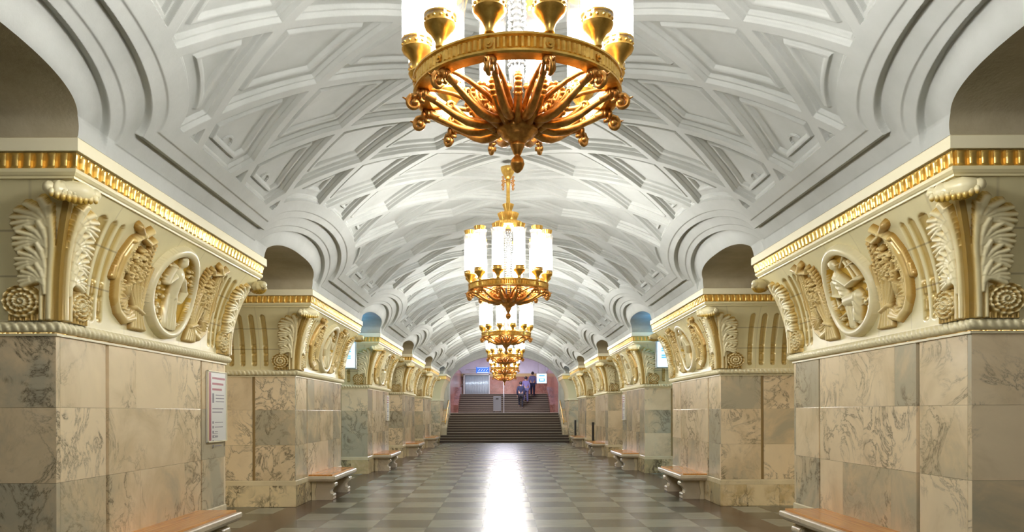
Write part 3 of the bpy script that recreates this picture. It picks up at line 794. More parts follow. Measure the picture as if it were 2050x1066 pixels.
# ================================================================== CHANDELIERS
def spiral(cx, cz, r0, turns, a0, dirn, n=26, shrink=.12):
    P = []
    for i in range(n):
        q = i/(n-1); a = a0+dirn*turns*2*PI*q; r_ = r0*(1-q)+r0*shrink*q; P.append((cx+r_*math.cos(a), 0, cz+r_*math.sin(a)))
    return P
def rot(P, a): c, s_ = math.cos(a), math.sin(a); return [(p[0]*c-p[1]*s_, p[0]*s_+p[1]*c, p[2]) for p in P]
def make_chandelier():
    root = empty('chandelier')
    b = MB(); b.lathe([(.02,4.86),(.045,4.87),(.06,4.91),(.085,4.95),(.10,4.985),(.105,5.03)], 24); b.build('ceiling_canopy', M['gold'], root, smooth=True)
    b = MB()
    for cz, r_ in ((4.80,.036), (4.745,.028), (4.86,.026)): b.tube([(.10+x_, 0, z_) for x_, _, z_ in spiral(0, cz, r_, 1.5, 0, 1)], .0045, 5)
    b.tube([(.03,0,4.82),(.07,0,4.83),(.10,0,4.83)], .006, 5); b.tube([(.10,0,4.72),(.10,0,4.89)], .005, 5)
    wf = b.build('wire_flower', M['bronze'], root); wf.rotation_euler = (0,0,PI/4)
    for k in range(1, 4):
        c = wf.copy(); col.objects.link(c); c.parent = root; c.rotation_euler = (0,0,PI/4+k*PI/2)
    b = MB(); b.lathe([(.034,4.44),(.030,4.52),(.026,4.60),(.026,4.78),(.034,4.80),(.036,4.83),(.030,4.87)], 16); b.build('stem', M['gold'], root, smooth=True)
    ser = lambda amp, n_: (lambda t_, k: amp*math.sin(n_*t_)*(k > 0))
    b = MB(); b.lathe([(.03,4.36),(.050,4.37),(.052,4.42),(.066,4.46),(.080,4.50),(.074,4.505),(.03,4.50)], 48, mod=ser(.05, 16)); b.build('small_crown', M['gold'], root)
    b = MB(); b.lathe([(.04,4.26),(.115,4.265),(.12,4.29),(.135,4.33),(.150,4.37),(.140,4.372),(.05,4.36)], 96, mod=ser(.035, 32)); b.build('crown', M['gold'], root)
    b = MB(); b.lathe([(.02,4.14),(.12,4.15),(.19,4.165),(.205,4.19),(.205,4.235),(.19,4.245),(.13,4.262),(.02,4.27)], 96, mod=ser(.02, 40)); b.build('crown_collar', M['gold'], root)
    # crystal core with beaded chains
    b = MB(); b.lathe([(.03,3.33),(.04,3.40),(.022,3.55),(.022,4.05),(.045,4.14)], 14); b.build('crystal_core', M['core'], root, smooth=True)
    b = MB()
    for k in range(8):
        a = k*PI/4
        for i in range(20): b.ball((.044*math.cos(a+.35*math.sin(i*.9)), .044*math.sin(a+.35*math.sin(i*.9)), 3.46+i*.034), .011, 6)
    b.build('bead_chains', M['crystal'], root, smooth=True)
    b = MB()
    for k in range(12):
        a = k*PI/6+.1; c, s_ = math.cos(a), math.sin(a); b.tube([(.03*c,.03*s_,3.10),(.045*c,.045*s_,3.22),(.095*c,.095*s_,3.40)], [.008,.020,.010], 5)
    b.build('crystal_prisms', M['crystal'], root)
    # ring
    b = MB(); n = 360; RO = .565
    pr = [(.485,3.262),(.560,3.262),(.572,3.268),(.572,3.278),(.562,3.283),(.562,3.288),(.562,3.335),(.562,3.340),(.574,3.346),(.574,3.356),(.562,3.362),(.485,3.362)]
    V = []; F = []
    for i in range(n):
        t_ = 2*PI*i/n
        for k, (r_, z) in enumerate(pr):
            rr_ = r_
            if k in (5, 6):
                rel = ((t_/(2*PI)*12+.5-.5) % 1.0)  # lamp positions at 15+30k
                rel = abs(((math.degrees(t_)-15+15) % 30)-15)
                if rel > 2.6: rr_ += .007 if (i % 3) else -.004
            V.append((rr_*math.cos(t_), rr_*math.sin(t_), z))
    m_ = len(pr)
    for i in range(n):
        for k in range(m_): F.append((i*m_+k, ((i+1) % n)*m_+k, ((i+1) % n)*m_+(k+1) % m_, i*m_+(k+1) % m_))
    b.add(V, F); ring = b.build('ring', M['gold'], root)
    b = MB()
    for r1, r2 in ((.022,.572), (.010,.580)): b.tube([(.56,0,3.311), (r2,0,3.311)], r1, 12)
    rs = b.build('rosette', M['gold'], ring); rs.rotation_euler = (0,0,math.radians(15))
    for k in range(1, 12):
        c = rs.copy(); col.objects.link(c); c.parent = ring; c.rotation_euler = (0,0,math.radians(15+30*k))
    # hub and finial
    b = MB(); b.lathe([(.045,3.24),(.055,3.20),(.115,3.17),(.135,3.155),(.142,3.135),(.130,3.122),(.112,3.110),(.116,3.098),(.108,3.085),(.086,3.074),(.090,3.062),(.074,3.050),(.050,3.040),(.052,3.032),(.036,3.022),(.02,3.02)][::-1], 48, mod=lambda t_, k: .035*math.sin(16*t_)*(k in (6,7,8))); b.build('hub', M['bronze'], root, smooth=True)
    b = MB(); b.lathe([(.004,2.862),(.012,2.866),(.030,2.885),(.037,2.905),(.040,2.912),(.037,2.918),(.034,2.935),(.020,2.952),(.014,2.958),(.020,2.965),(.028,2.985),(.040,3.010),(.042,3.022)], 24); b.build('finial', M['bronze'], root, smooth=True)
    # curved arms
    arm = MB()
    path = [(.10,3.150),(.15,3.120),(.21,3.112),(.28,3.122),(.35,3.150),(.42,3.190),(.48,3.222),(.535,3.236),(.585,3.222)]
    rad = [.016,.024,.027,.025,.021,.017,.015,.015,.018]
    P = []; RR = []
    for i in range(len(path)-1):
        for q in (0, .5): P.append((path[i][0]*(1-q)+path[i+1][0]*q, 0, path[i][1]*(1-q)+path[i+1][1]*q)); RR.append(rad[i]*(1-q)+rad[i+1]*q)
    P.append((path[-1][0], 0, path[-1][1])); RR.append(rad[-1])
    arm.tube(P, RR, 9)
    arm.tube([(.585,0,3.225)]+spiral(.572, 3.190, .036, 1.35, PI/3, -1, 22), [.018]+[.016-.010*i/21 for i in range(22)], 7)
    arm.tube([(.570,-.024,3.190),(.570,.024,3.190)], .015, 9)
    arm.ball((.545,0,3.236), .029, 10, (.6,1.25,1)); arm.ball((.515,0,3.240), .024, 10, (.5,1.2,1))
    arm.tube([(.610,0,3.205),(.634,0,3.215)], [.008,.003], 5)
    # leaf sheath curling off the middle of the arm
    arm.tube([(.24,0,3.105),(.31,0,3.150),(.36,0,3.190)]+spiral(.375, 3.192, .024, 1.1, 2.4, -1, 12), [.018,.017,.014]+[.012]*12, 7)
    # rod from the ring to the hub
    arm.tube([(.520,0,3.262),(.500,0,3.235),(.455,0,3.215)], [.020,.022,.020], 9); arm.ball((.522,0,3.250), .027, 10)
    arm.tube([(.500,0,3.268),(.44,0,3.272),(.36,0,3.262),(.26,0,3.235),(.17,0,3.200),(.10,0,3.165)], [.009,.012,.013,.014,.015,.014], 8)
    arm.tube([(.530,0,3.255),(.545,0,3.230),(.535,0,3.205),(.515,0,3.200)], [.018,.016,.013,.010], 7)
    arm0 = arm.build('arm', M['bronze'], root, smooth=True); arm0.rotation_euler = (0,0,math.radians(15))
    for k in range(1, 12):
        c = arm0.copy(); col.objects.link(c); c.parent = root; c.rotation_euler = (0,0,math.radians(15+30*k))
    # upright acanthus scrolls between the arms
    sc_ = MB(); sc_.tube([(.12,0,3.10),(.17,0,3.13),(.225,0,3.17),(.262,0,3.225)]+spiral(.215, 3.245, .050, 1.5, 0, 1, 26), [.016,.018,.018,.017]+[.016-.009*i/25 for i in range(26)], 7, flat=1.3)
    sc_.ball((.215,0,3.245), .020, 9)
    for i in range(9):
        a = -.9+i*.42; sc_.ball((.215+.064*math.cos(a), 0, 3.245+.064*math.sin(a)), .014, 7, (1,1.6,1))
    for i in range(5): sc_.ball((.13+.025*i, 0, 3.12+.022*i), .020, 8, (1,1.4,1))
    sc_.ball((.10,0,3.30), .022, 9); sc_.tube([(.10,0,3.14),(.115,0,3.22),(.10,0,3.29)], [.022,.018,.012], 7)
    s0 = sc_.build('acanthus_scroll', M['bronze'], root, smooth=True)
    for k in range(1, 12):
        c = s0.copy(); col.objects.link(c); c.parent = root; c.rotation_euler = (0,0,math.radians(30*k))
    # lamps
    RL = .555
    cup = MB(); cup.lathe([(.020,3.362),(.026,3.366),(.024,3.385),(.034,3.41),(.056,3.440),(.074,3.455),(.080,3.468),(.083,3.474),(.076,3.480),(.076,3.512),(.083,3.518),(.083,3.526),(.070,3.528),(.066,3.50)], 28)
    for k in range(14):
        a = 2*PI*k/14; cup.ball((.077*math.cos(a), .077*math.sin(a), 3.496), .0085, 6)
    cup0 = cup.build('lamp', M['gold'], root, angle=45)
    gl_ = MB(); V = []; F = []; n = 40
    pr = [(.082,3.50),(.080,3.56),(.080,3.85),(.083,3.95),(.092,4.01),(.101,4.035)]
    for k, (r_, z) in enumerate(pr):
        for i in range(n): q = r_*(1+(.018 if i % 2 else -.012)); V.append((q*math.cos(2*PI*i/n), q*math.sin(2*PI*i/n), z))
    for k in range(len(pr)-1):
        for i in range(n): F.append((k*n+i, k*n+(i+1)%n, (k+1)*n+(i+1)%n, (k+1)*n+i))
    gl_.add(V, F); g0 = gl_.build('glass_shade', M['glass'], cup0)
    bl = MB(); bl.lathe([(.030,3.535),(.060,3.56),(.056,3.60),(.056,3.86),(.050,3.89),(.03,3.91)], 14); b0 = bl.build('bulb', M['glow'], cup0, smooth=True)
    bs = MB(); bs.lathe([(.012,3.50),(.03,3.515),(.018,3.535),(.010,3.55)], 10); bs.tube([(0,0,3.90),(0,0,4.04)], .007, 6); f0 = bs.build('fitting', M['bronze'], cup0)
    cr = MB(); cr.lathe([(.01,4.035),(.066,4.036),(.069,4.05),(.080,4.095),(.072,4.096),(.01,4.07)], 48, mod=lambda t_, k: .05*math.sin(16*t_)*(k > 1)); c0 = cr.build('crown_cap', M['gold'], cup0)
    def place(o, k): a = math.radians(15+30*k); o.location = (RL*math.cos(a), RL*math.sin(a), 0); o.rotation_euler = (0,0,a)
    place(cup0, 0)
    for k in range(1, 12):
        c = cup0.copy(); col.objects.link(c); c.parent = root; place(c, k)
        for x in (g0, b0, f0, c0):
            d_ = x.copy(); col.objects.link(d_); d_.parent = c
    return root
M['crystal'] = mat('smoky crystal beads', (.20,.20,.19), .10)
M['core'] = mat('grey crystal core', (.10,.10,.095), .15)
ch = make_chandelier()
chl = ['nearest bronze chandelier, top cut off by the upper edge of the photo', 'second nearest chandelier, whole, with gold crowns and glass tube lamps around its ring',
       'third chandelier down the hall, directly below the second in the view', 'fourth chandelier down the hall, small, between the third and fifth',
       'fifth chandelier down the hall, just above the farthest one', 'farthest small chandelier, in front of the staircase arch', 'unseen chandelier behind the viewpoint, added for light']
for i, k in enumerate((0, 1, 2, 3, 4, 5, -1)):  # last one stands unseen behind the camera, added as fill light
    o = ch if i == 0 else copy_tree(ch)
    o.location = (.0, BAY0+PER*k, 0); tag(o, chl[i], 'chandelier', 'chandeliers along the hall axis')

# ================================================================== NOTICES, SIGNS, POSTS
def notice(x, y0, y1, z0, z1, side, label):
    root = empty('notice_board', (side*S0, (y0+y1)/2, (z0+z1)/2), 0 if side < 0 else PI); hw = (y1-y0)/2; hh = (z1-z0)/2
    b = MB(); b.box(.004,.022,-hw,hw,-hh,hh,.003); b.build('board', M['white_paint'], root)
    e_ = .012; b = MB()
    b.box(.018,.032,-hw,-hw+e_,-hh,hh); b.box(.018,.032,hw-e_,hw,-hh,hh); b.box(.018,.032,-hw,hw,hh-e_,hh); b.box(.018,.032,-hw,hw,-hh,-hh+e_); b.build('frame', M['steel'] if False else M['plate'], root)
    # print: mirrored for the right side by the rotation of the root
    s_ = 1
    b = MB(); b.box(.0222,.0232,-hw+.03,-hw+.10,-hh+.02,hh-.02); b.build('margin_stripe', M['maroon'], root)
    b = MB(); r = random.Random(2)
    for k in range(3): z = hh-.08-.065*k; b.box(.0222,.0232,-hw+.14,hw-.05-.05*k,z-.016,z+.008)
    b.build('heading_lines', M['maroon'], root)
    b = MB()
    for k in range(3): z = hh-.28-.038*k; b.box(.0222,.0232,-hw+.24,hw-.08,z-.005,z+.005)
    for k in range(2): z = hh-.44-.04*k; b.box(.0222,.0232,-hw+.14,hw-.1-.04*k,z-.006,z+.006)
    b.box(.0222,.0232,-hw+.14,-hw+.19,hh-.37,hh-.26)
    for k in range(6):
        z = hh-.60-.055*k; b.box(.0222,.0232,-hw+.14,-hw+.175,z-.014,z+.014); b.box(.0222,.0232,-hw+.21,-hw+.21+r.uniform(.08,.26),z-.004,z+.004)
    for k in range(3): z = -hh+.10-.022*k; b.box(.0222,.0232,-hw+.14,-hw+.30,z-.003,z+.003)
    b.build('text_lines', M['ink'], root)
    tag(root, label, 'notice', 'notices on the pylons'); return root
ye = PY[0]+HL
notice(0, ye-.60, ye-.02, 1.20, 2.03, -1, 'white notice with maroon stripe on the far end of the nearest left pylon')
ye = PY[2]+HL
notice(0, ye-.60, ye-.02, 1.30, 2.05, -1, 'small distant white notice on the third left pylon')
notice(0, ye-.60, ye-.02, 1.30, 2.05, 1, 'small distant white notice on the third right pylon')
def post(x, y, z0, z1, label):
    root = empty('post', (x, y, 0)); b = MB(); b.lathe([(.11,0),(.115,.015),(.11,.03),(.03,.045)], 20); b.build('foot', M['dark'], root, angle=40)
    b = MB(); b.box(-.045,.045,-.045,.045,.04,z1,.006); b.build('shaft', M['dark'], root); tag(root, label, 'post', 'dark posts between far pylons')
post(-3.62, 29.2, 0, 1.10, 'narrow dark post in the opening behind the fourth left pylon')
post(3.60, 30.6, 0, 1.12, 'narrow dark post in the opening before the fifth right pylon')
post(3.42, 36.2, 0, 1.15, 'narrow dark post between the last right pylon and the stairs')
def lightbox(sd):
    yb = 18.05; root = empty('light_box', (sd*4.15, yb, 2.92)); b = MB(); b.box(-.55,.55,-.05,.05,-.33,.33,.01); b.build('housing', M['steel'], root)
    b = MB(); b.box(-.52,.52,-.054,-.051,-.30,.30); b.build('lit_panel', M['sign_white'], root)
    b = MB(); s_ = -sd
    for k, (w_, z) in enumerate(((.16,.14), (.10,.09), (.22,-.02), (.12,-.07))): x0 = s_*.42; x1 = x0-s_*w_*1.3; b.box(min(x0,x1), max(x0,x1), -.0565, -.0545, z-.014, z+.014)
    b.build('print', M['sign_teal'], root)
    b = MB()
    for x_ in (-.4, .4): b.tube([(x_,0,.33),(x_,0,.93)], .012, 6)
    b.build('hanger', M['steel'], root)
    tag(root, 'lit pale blue light box hanging in the passage before the third pylon on the %s' % ('left' if sd < 0 else 'right'), 'light box')
for sd in (-1, 1): lightbox(sd)
# cool tube lamps in two of the passages
def cool_lamp(sd, yc, e):
    root = empty('passage_lamp', (sd*4.6, yc, 3.35)); b = MB(); b.box(-.6,.6,-.06,.06,-.05,.02,.01); b.build('lamp_housing', M['steel'], root)
    b = MB(); 
    for x_ in (-.5,.5): b.tube([(x_,0,.02),(x_,0,.50)], .01, 6)
    b.build('hanger', M['steel'], root)
    l = D.lights.new('lamp_light', 'AREA'); l.shape = 'RECTANGLE'; l.size = 1.2; l.size_y = .12; l.energy = e; l.color = (.045,.36,1.0)
    lo = D.objects.new('lamp_light', l); col.objects.link(lo); lo.parent = root; lo.location = (0,0,.04); lo.rotation_euler = (PI, 0, 0)
    tag(root, 'cool blue uplight under the %s passage vault %s' % ('left' if sd < 0 else 'right', 'before the third pylon' if yc < 20 else 'beside the stairs'), 'lamp', 'blue uplights of the passages')
for sd in (-1, 1): cool_lamp(sd, BAY0+2*PER, 210); cool_lamp(sd, BAY0+5*PER, 90)

# ================================================================== END OF THE HALL: piers, arch, stairs, upper hall
YA = 41.0
for sd in (-1, 1):
    root = empty('end_pier', (sd*3.30, YST+.53, 0)); Lp = YA-.125-YST-.53
    def pier(name, o0, z0, z1, m, attr=None, depth=2.6):
        q = MB(); x0, x1 = sorted((-sd*o0, sd*depth)); q.box(x0, x1, -o0, Lp, z0, z1, .008, (.4,.4,.4)); return q.build(name, m, root, attr=attr)
    pier('base', .012, 0, .36, M['plinth'], 'rnd')
    for k, (z0, z1) in enumerate(((.36,1.01),(1.012,1.585),(1.587,2.14))): pier('shaft_course', 0, z0, z1, M['marble'], 'rnd')
    pier('rope_moulding', .04, 2.141, 2.24, M['rope'])
    q = MB(); nz = 14; V = []
    for i in range(nz+1):
        t_ = i/nz; o0 = float(prof(t_)); z = 2.241+t_*.98; x0, x1 = -sd*o0, sd*2.6; V += [(x0,-o0,z),(x1,-o0,z),(x1,Lp,z),(x0,Lp,z)]
    q.add(V, [(4*i+j, 4*i+(j+1)%4, 4*i+4+(j+1)%4, 4*i+4+j) for i in range(nz) for j in range(4)]+[(0,1,2,3),(4*nz+3,4*nz+2,4*nz+1,4*nz)])
    q.build('capital', M['ogee'], root, angle=40)
    pier('frieze', .345, 3.222, 3.40, M['frieze']); pier('cornice_plate', .39, 3.401, 3.49, M['plate'])
    tag(root, 'plain cream end pier with gold frieze on the %s side of the staircase' % ('left' if sd < 0 else 'right'), 'pier')
    x0, x1 = sorted((sd*2.99, sd*3.29)); ck = MB(); ck.prism([(YST+.92,0),(YA-.13,0),(YA-.13,1.75),(YST+1.2,.75),(YST+.92,.72)], 'x', x0, x1, (.2,.2,.2)); structure(ck.build('trim_stair', M['marble'], None, attr='rnd'))
# end wall with the elliptical arch (a=3, b=1.65, springing 3.0)
def arch_wall(y0, y1, a_, b_, zs_, xo, zo, m, name):
    n = 60; V = []; F = []
    ip = [(-a_, 0.0)]+[(a_*math.cos(PI-PI*i/n), zs_+b_*math.sin(PI-PI*i/n)) for i in range(n+1)]+[(a_, 0.0)]
    op = []
    for x, z in ip:
        if z <= zs_: op.append((math.copysign(xo, x), z))
        else:
            k = 1e9
            if abs(x) > 1e-6: k = min(k, xo/abs(x))
            k = min(k, (zo-zs_)/max(z-zs_, 1e-6)); op.append((x*k, zs_+(z-zs_)*k))
    for y in (y0, y1):
        V += [(x, y, z) for x, z in ip]+[(x, y, z) for x, z in op]
    N = len(ip)
    for i in range(N-1):
        F += [(i, i+1, N+i+1, N+i), (2*N+i, 3*N+i, 3*N+i+1, 2*N+i+1), (i, 2*N+i, 2*N+i+1, i+1)]
    me = mesh_np(name, V, F); o = link(name, me, m); structure(o); return o
arch_wall(YA, YA+.35, 2.98, 1.66, 3.0, 6.6, 5.3, M['vault'], 'wall_arch')
arch_wall(YA-.12, YA, 3.10, 1.80, 3.0, 3.30, 5.0, M['vault'], 'trim_1')
# lower flight
st = empty('staircase', (0, YST, 0)); NST = 12; RH = 1.5/NST; TR = .30
tr = MB(); ed = MB()
for k in range(NST):
    hw = 3.28 if k < 3 else 2.97; y0 = k*TR; tr.box(-hw, hw, y0, min(NST*TR, YA+.3-YST) if k >= 3 else .9, k*RH+.0005, (k+1)*RH-.012); ed.box(-hw, hw, y0-.018, y0+.05, (k+1)*RH-.016, (k+1)*RH)
    tr.box(-hw, hw, y0+.06, y0+TR, (k+1)*RH-.013, (k+1)*RH-.001)
tr.build('steps', M['stair'], st); ed.build('nosing', M['stair_edge'], st)
tag(st, 'dark stone staircase across the far end of the hall, lower flight', 'staircase')
ly = YST+NST*TR
slab('floor_landing', -2.97, 2.97, ly+.001, 46.19, 1.40, 1.515, M['landing'])
st2 = empty('staircase', (0, 46.2, 1.5)); N2 = 10; RH2 = 1.24/N2; TR2 = .33; tr = MB(); ed = MB()
for k in range(N2):
    hw = 2.81; y0 = k*TR2; tr.box(-hw, hw, y0, N2*TR2, k*RH2+.0005, (k+1)*RH2-.012); ed.box(-hw, hw, y0-.018, y0+.05, (k+1)*RH2-.02, (k+1)*RH2)
tr.build('steps', M['stair'], st2); ed.build('nosing', M['stair_edge'], st2)
tag(st2, 'upper dark stone flight beyond the landing, leading to the red marble wall', 'staircase')
ZT = 2.74; YB = 55.0
slab('floor_upper', -3.3, 3.3, 49.5, YB, 2.6, ZT, M['landing'])
for sd in (-1, 1):
    x0, x1 = sorted((sd*3.1, sd*3.3)); nm = 'left' if sd < 0 else 'right'
    b = MB(); b.prism([(YA+.35, 0), (YB, 0), (YB, 4.5), (46.5, 4.5), (YA+.35, 3.4)], 'x', x0, x1, (.5,.5,.5)); structure(b.build('wall_red_'+nm, M['red_marble'], None, attr='rnd'))
    # sloping balustrade cheeks of the upper flight
    x0, x1 = sorted((sd*2.82, sd*3.1)); b = MB(); b.prism([(45.9, 1.5), (49.9, 1.5), (49.9, 3.2), (49.4, 3.2), (45.9, 2.0)], 'x', x0, x1, (.3,.5,.5)); structure(b.build('trim_cheek', M['red_marble'], None, attr='rnd'))
slab('wall_back', -3.3, 3.3, YB, YB+.2, 1.5, 7.0, M['violet_plaster'])
b = MB(); b.box(-3.1, 3.1, YB-.05, YB, ZT, 4.15, 0, (.6,.4,.4)); structure(b.build('wall_red_back', M['red_marble'], None, attr='rnd'))
b = MB(); b.box(-3.1, 3.1, YB-.09, YB, 4.15, 4.38, .01, (.1,.1,.1)); structure(b.build('trim_2', M['marble_groove'], None))
n = 40; V = []
for y in (YA+.35, YB): V += [(-3.3*math.cos(PI*i/n), y, (3.4 if y < 45 else 4.3)+2.0*math.sin(PI*i/n)) for i in range(n+1)]
me = mesh_np('ceiling_upper', np.array(V), grid_faces(2, n+1)); me.shade_smooth(); structure(link('ceiling_upper', me, M['violet_plaster']))
# ribbed silver shutter
b = MB(); N = 26
sh = empty('ribbed_shutter', (0, YB-.45, ZT))
for k in range(N):
    x = -2.82+k*(1.72/N); b.tube([(x+.033,.03*(k%2),.02),(x+.033,.03*(k%2),1.50)], .034 if k % 2 else .026, 8)
b.build('ribbed_panel', M['curtain'], sh, smooth=True)
b = MB(); b.box(-2.95,-2.83,-.08,.10,0,1.58,.01); b.box(-1.10,-1.02,-.08,.10,0,1.58,.01); b.box(-2.95,-1.02,-.08,.10,1.50,1.58,.01); b.build('shutter_frame', M['steel'], sh)
tag(sh, 'silver ribbed shutter at the left of the red marble back wall', 'shutter')
# hanging signs
def sign(x, y, z, w_, h_, body, label):
    root = empty('hanging_sign', (x, y, z)); b = MB(); b.box(-w_/2,w_/2,-.05,.05,-h_/2,h_/2,.008); b.build('sign_box', M[body], root); return root
s1 = sign(-1.26, 44.0, 4.02, .76, .36, 'sign_blue', ''); b = MB()
b.box(-.32,.32,-.053,-.051,.12,.145); b.box(-.32,.34,-.053,-.051,-.155,-.12)
for k in range(4): x = -.26+k*.15; b.prism([(x,-.06),(x+.03,-.06),(x+.13,.06),(x+.10,.06)], 'y', -.053, -.051)
b.build('arrows', M['sign_white'], s1)
b = MB(); b.tube([(-.38,0,.02),(-1.0,0,.02)], .02, 8); b.tube([(-.38,0,-.10),(-.8,0,-.10)], .015, 8); b.build('bracket', M['steel'], s1); tag(s1, 'blue direction sign with pale arrows hanging left under the end arch', 'sign')
s2 = sign(2.12, 42.3, 3.44, .56, .54, 'sign_white', ''); b = MB(); b.box(-.17,.17,-.053,-.051,.13,.19); b.box(-.17,.17,-.053,-.051,-.18,0.0); b.build('print', M['sign_teal'], s2)
b = MB(); b.box(-.10,.11,-.056,-.0535,-.13,-.03); b.box(-.15,.15,-.056,-.0535,.03,.06,0); b.build('pictogram', M['sign_white'], s2)
b = MB(); b.tube([(-.2,0,.27),(-.2,0,1.75)], .012, 6); b.tube([(.2,0,.27),(.2,0,1.5)], .012, 6); b.build('hanger', M['steel'], s2); tag(s2, 'small white lit sign with blue print hanging at the right of the stairs', 'sign')
# grey cabinet and pole on the landing
cb = empty('grey_cabinet', (-.42, 45.3, 1.515)); b = MB(); b.box(-.24,.24,-.12,.12,.10,.98,.02); b.build('body', M['cabinet'], cb)
b = MB(); 
for x in (-.18,.18): b.tube([(x,-.13,.05),(x,.13,.05)], .05, 14)
b.build('wheels', M['dark'], cb); b = MB(); b.box(-.08,.08,-.128,-.118,.80,.88,.003); b.build('handle', M['dark'], cb); tag(cb, 'grey cabinet standing on the landing before the upper stairs', 'cabinet')
hr = empty('centre_handrail', (0, 45.9, 1.515)); b = MB()
pp = [(-.02,.0,0),(-.02,.0,.95),(-.02,3.6,2.19),(-.02,3.6,1.22)]
b.tube(pp, .025, 8); b.build('rail', M['steel'], hr); tag(hr, 'thin metal handrail up the middle of the upper flight', 'handrail')
# brass handrails beside the lower flight
for sd in (-1, 1):
    hr = empty('brass_handrail', (sd*3.20, YST, 0)); b = MB()
    P = [(0,.65,.95),(0,.55,1.0),(0,.9,1.18),(0,1.5,1.45),(0,2.4,1.85),(0,3.3,2.25),(0,3.6,2.36),(0,3.75,2.30)]
    P = [(-sd*.16, y, z) for _, y, z in P]; b.tube(P, .028, 10); b.build('rail', M['gold'], hr, smooth=True)
    b = MB()
    for y, z in ((.9,1.18),(2.2,1.76),(3.3,2.25)): b.tube([(-sd*.16,y,z),(-sd*.16,y,z-.10),(sd*.02 if y > .6 else 0,y,z-.12)], .014, 7)
    b.build('bracket', M['gold'], hr); tag(hr, 'curved brass handrail on the %s side of the lower flight' % ('left' if sd < 0 else 'right'), 'handrail')

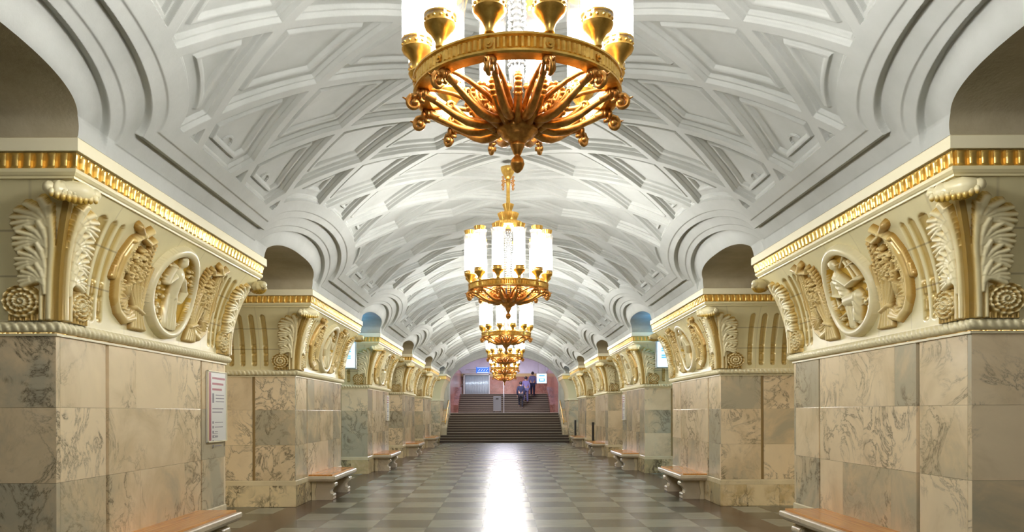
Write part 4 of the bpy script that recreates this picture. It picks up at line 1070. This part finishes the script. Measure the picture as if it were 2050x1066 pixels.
# ================================================================== PEOPLE on the upper stairs (seen from behind)
def person(loc, h, rz, coat, trousers, pose, label, bag=None):
    root = empty('person', loc, rz); S = h/1.72
    st_ = pose
    J = {'pelvis':(0,0,.93),'waist':(0,.0,1.08),'chest':(0,.02,1.28),'neck':(0,.03,1.46),'headb':(0,.04,1.53),'head':(0,.05,1.63),
         'hipL':(-.09,0,.90),'kneeL':(-.10,.04+st_*.18,.50+abs(st_)*.05),'ankL':(-.10,-.02+st_*.22,.09+max(st_,0)*.12),'toeL':(-.11,.14+st_*.22,.04+max(st_,0)*.12),
         'hipR':(.09,0,.90),'kneeR':(.10,.03,.49),'ankR':(.10,-.04,.09),'toeR':(.11,.12,.04),
         'shL':(-.17,.02,1.41),'elL':(-.24,-.04-st_*.05,1.14),'wrL':(-.23,.04,.90),'haL':(-.23,.06,.82),
         'shR':(.17,.02,1.41),'elR':(.24,-.04,1.14),'wrR':(.23,.08,.90),'haR':(.23,.10,.82)}
    E = [('pelvis','waist'),('waist','chest'),('chest','neck'),('neck','headb'),('headb','head'),('pelvis','hipL'),('hipL','kneeL'),('kneeL','ankL'),('ankL','toeL'),
         ('pelvis','hipR'),('hipR','kneeR'),('kneeR','ankR'),('ankR','toeR'),('chest','shL'),('shL','elL'),('elL','wrL'),('wrL','haL'),('chest','shR'),('shR','elR'),('elR','wrR'),('wrR','haR')]
    RD = {'pelvis':.13,'waist':.12,'chest':.15,'neck':.055,'headb':.07,'head':.10,'hip':.10,'knee':.060,'ank':.042,'toe':.035,'sh':.065,'el':.045,'wr':.032,'ha':.032}
    def build(name, keep, extra, m):
        ks = [k for k in J if k in keep]; me = D.meshes.new(name); me.from_pydata([tuple(c*S for c in J[k]) for k in ks], [(ks.index(a), ks.index(b_)) for a, b_ in E if a in ks and b_ in ks], [])
        o = link(name, me, m, root); md = o.modifiers.new('skin', 'SKIN')
        for k, vv in zip(ks, me.skin_vertices[0].data):
            r_ = (RD.get(k) or RD[k[:-1]])*S+extra; vv.radius = (r_*(1.25 if k in ('chest','pelvis','waist') else 1), r_); vv.use_root = (k == ks[0])
        o.modifiers.new('sub', 'SUBSURF').render_levels = 2; o.modifiers['sub'].levels = 1; me.shade_smooth(); return o
    build('body', list(J), 0, M['skin'])
    build('coat', ['pelvis','waist','chest','shL','elL','wrL','shR','elR','wrR','hipL','hipR'], .018, M[coat])
    build('trousers', ['pelvis','hipL','kneeL','ankL','hipR','kneeR','ankR'], .014, M[trousers])
    b = MB(); b.ball((0, .035*S, 1.665*S), .118*S, 16, (.92,1.05,1.0)); b.build('hair', M['hair'], root, smooth=True)
    b = MB()
    for k in ('L','R'):
        a = J['ank'+k]; t_ = J['toe'+k]; b.tube([(a[0]*S,a[1]*S-.05,t_[2]*S),(a[0]*S,(a[1]+.06)*S,t_[2]*S),(t_[0]*S,t_[1]*S+.04,t_[2]*S-.005)], [.04,.045,.032], 10)
    b.build('shoes', M['black'], root, smooth=True)
    f = MB()
    for k in ('L','R'):
        hx, hy, hz = [c*S for c in J['ha'+k]]; sg = -1 if k == 'L' else 1
        for i in range(4): f.tube([(hx, hy-.025+.017*i, hz-.01), (hx, hy-.022+.017*i, hz-.055+.004*abs(i-1)), (hx-sg*.014, hy-.018+.016*i, hz-.085+.006*abs(i-1))], [.009,.008,.007], 6)
        f.tube([(hx-sg*.01, hy+.035, hz+.01), (hx-sg*.02, hy+.055, hz-.03)], [.010,.008], 6)
    f.build('fingers', M['skin'], root, smooth=True)
    tag(root, label, 'person'); return root
person((1.05, 46.80, 1.5+2*RH2), 1.66, 0, 'navy', 'black', .9, 'person in a dark navy coat and black trousers climbing the upper stairs, seen from behind')
person((1.40, 47.8, 1.5+5*RH2), 1.66, .1, 'lilac', 'greyblue', .8, 'person in a lilac jacket higher on the upper stairs, between two others')
person((1.86, 48.8, 1.5+8*RH2), 1.64, -.1, 'greyblue', 'navy', .8, 'person in grey blue clothes near the top of the upper stairs, rightmost of the three')

# light of the upper hall: violet-white lamps
def hall_lamp(x, y, z, e, c, s1_, s2_, label):
    root = empty('ceiling_lamp', (x, y, z)); b = MB(); b.box(-s1_/2,s1_/2,-s2_/2,s2_/2,.01,.07,.01); b.build('lamp_housing', M['steel'], root)
    l = D.lights.new('lamp_light', 'AREA'); l.shape = 'RECTANGLE'; l.size = s1_; l.size_y = s2_; l.energy = e; l.color = c
    lo = D.objects.new('lamp_light', l); col.objects.link(lo); lo.parent = root
    b = MB(); b.tube([(0,0,.07),(0,0,.8)], .012, 6); b.build('hanger', M['steel'], root); tag(root, label, 'lamp', 'ceiling lamps'); return root
hall_lamp(0, 44.8, 5.1, 300, (.84,.84,1.0), 1.6, .3, 'lamp under the upper hall vault, hidden behind the end arch')
hall_lamp(0, 51.5, 5.4, 330, (.84,.84,1.0), 1.6, .3, 'farther lamp under the upper hall vault, hidden behind the end arch')
for sd in (-1, 1):  # unseen platform lamps, added area lights for the pylon sides
    for y, nm in ((8, 'nearest'), (20, 'middle'), (32, 'farthest')):
        hall_lamp(sd*8.0, y, 4.0, 220, (1.0,.84,.60), 1.6, .3, '%s added lamp over the %s platform, unseen behind the pylons' % (nm, 'left' if sd < 0 else 'right'))
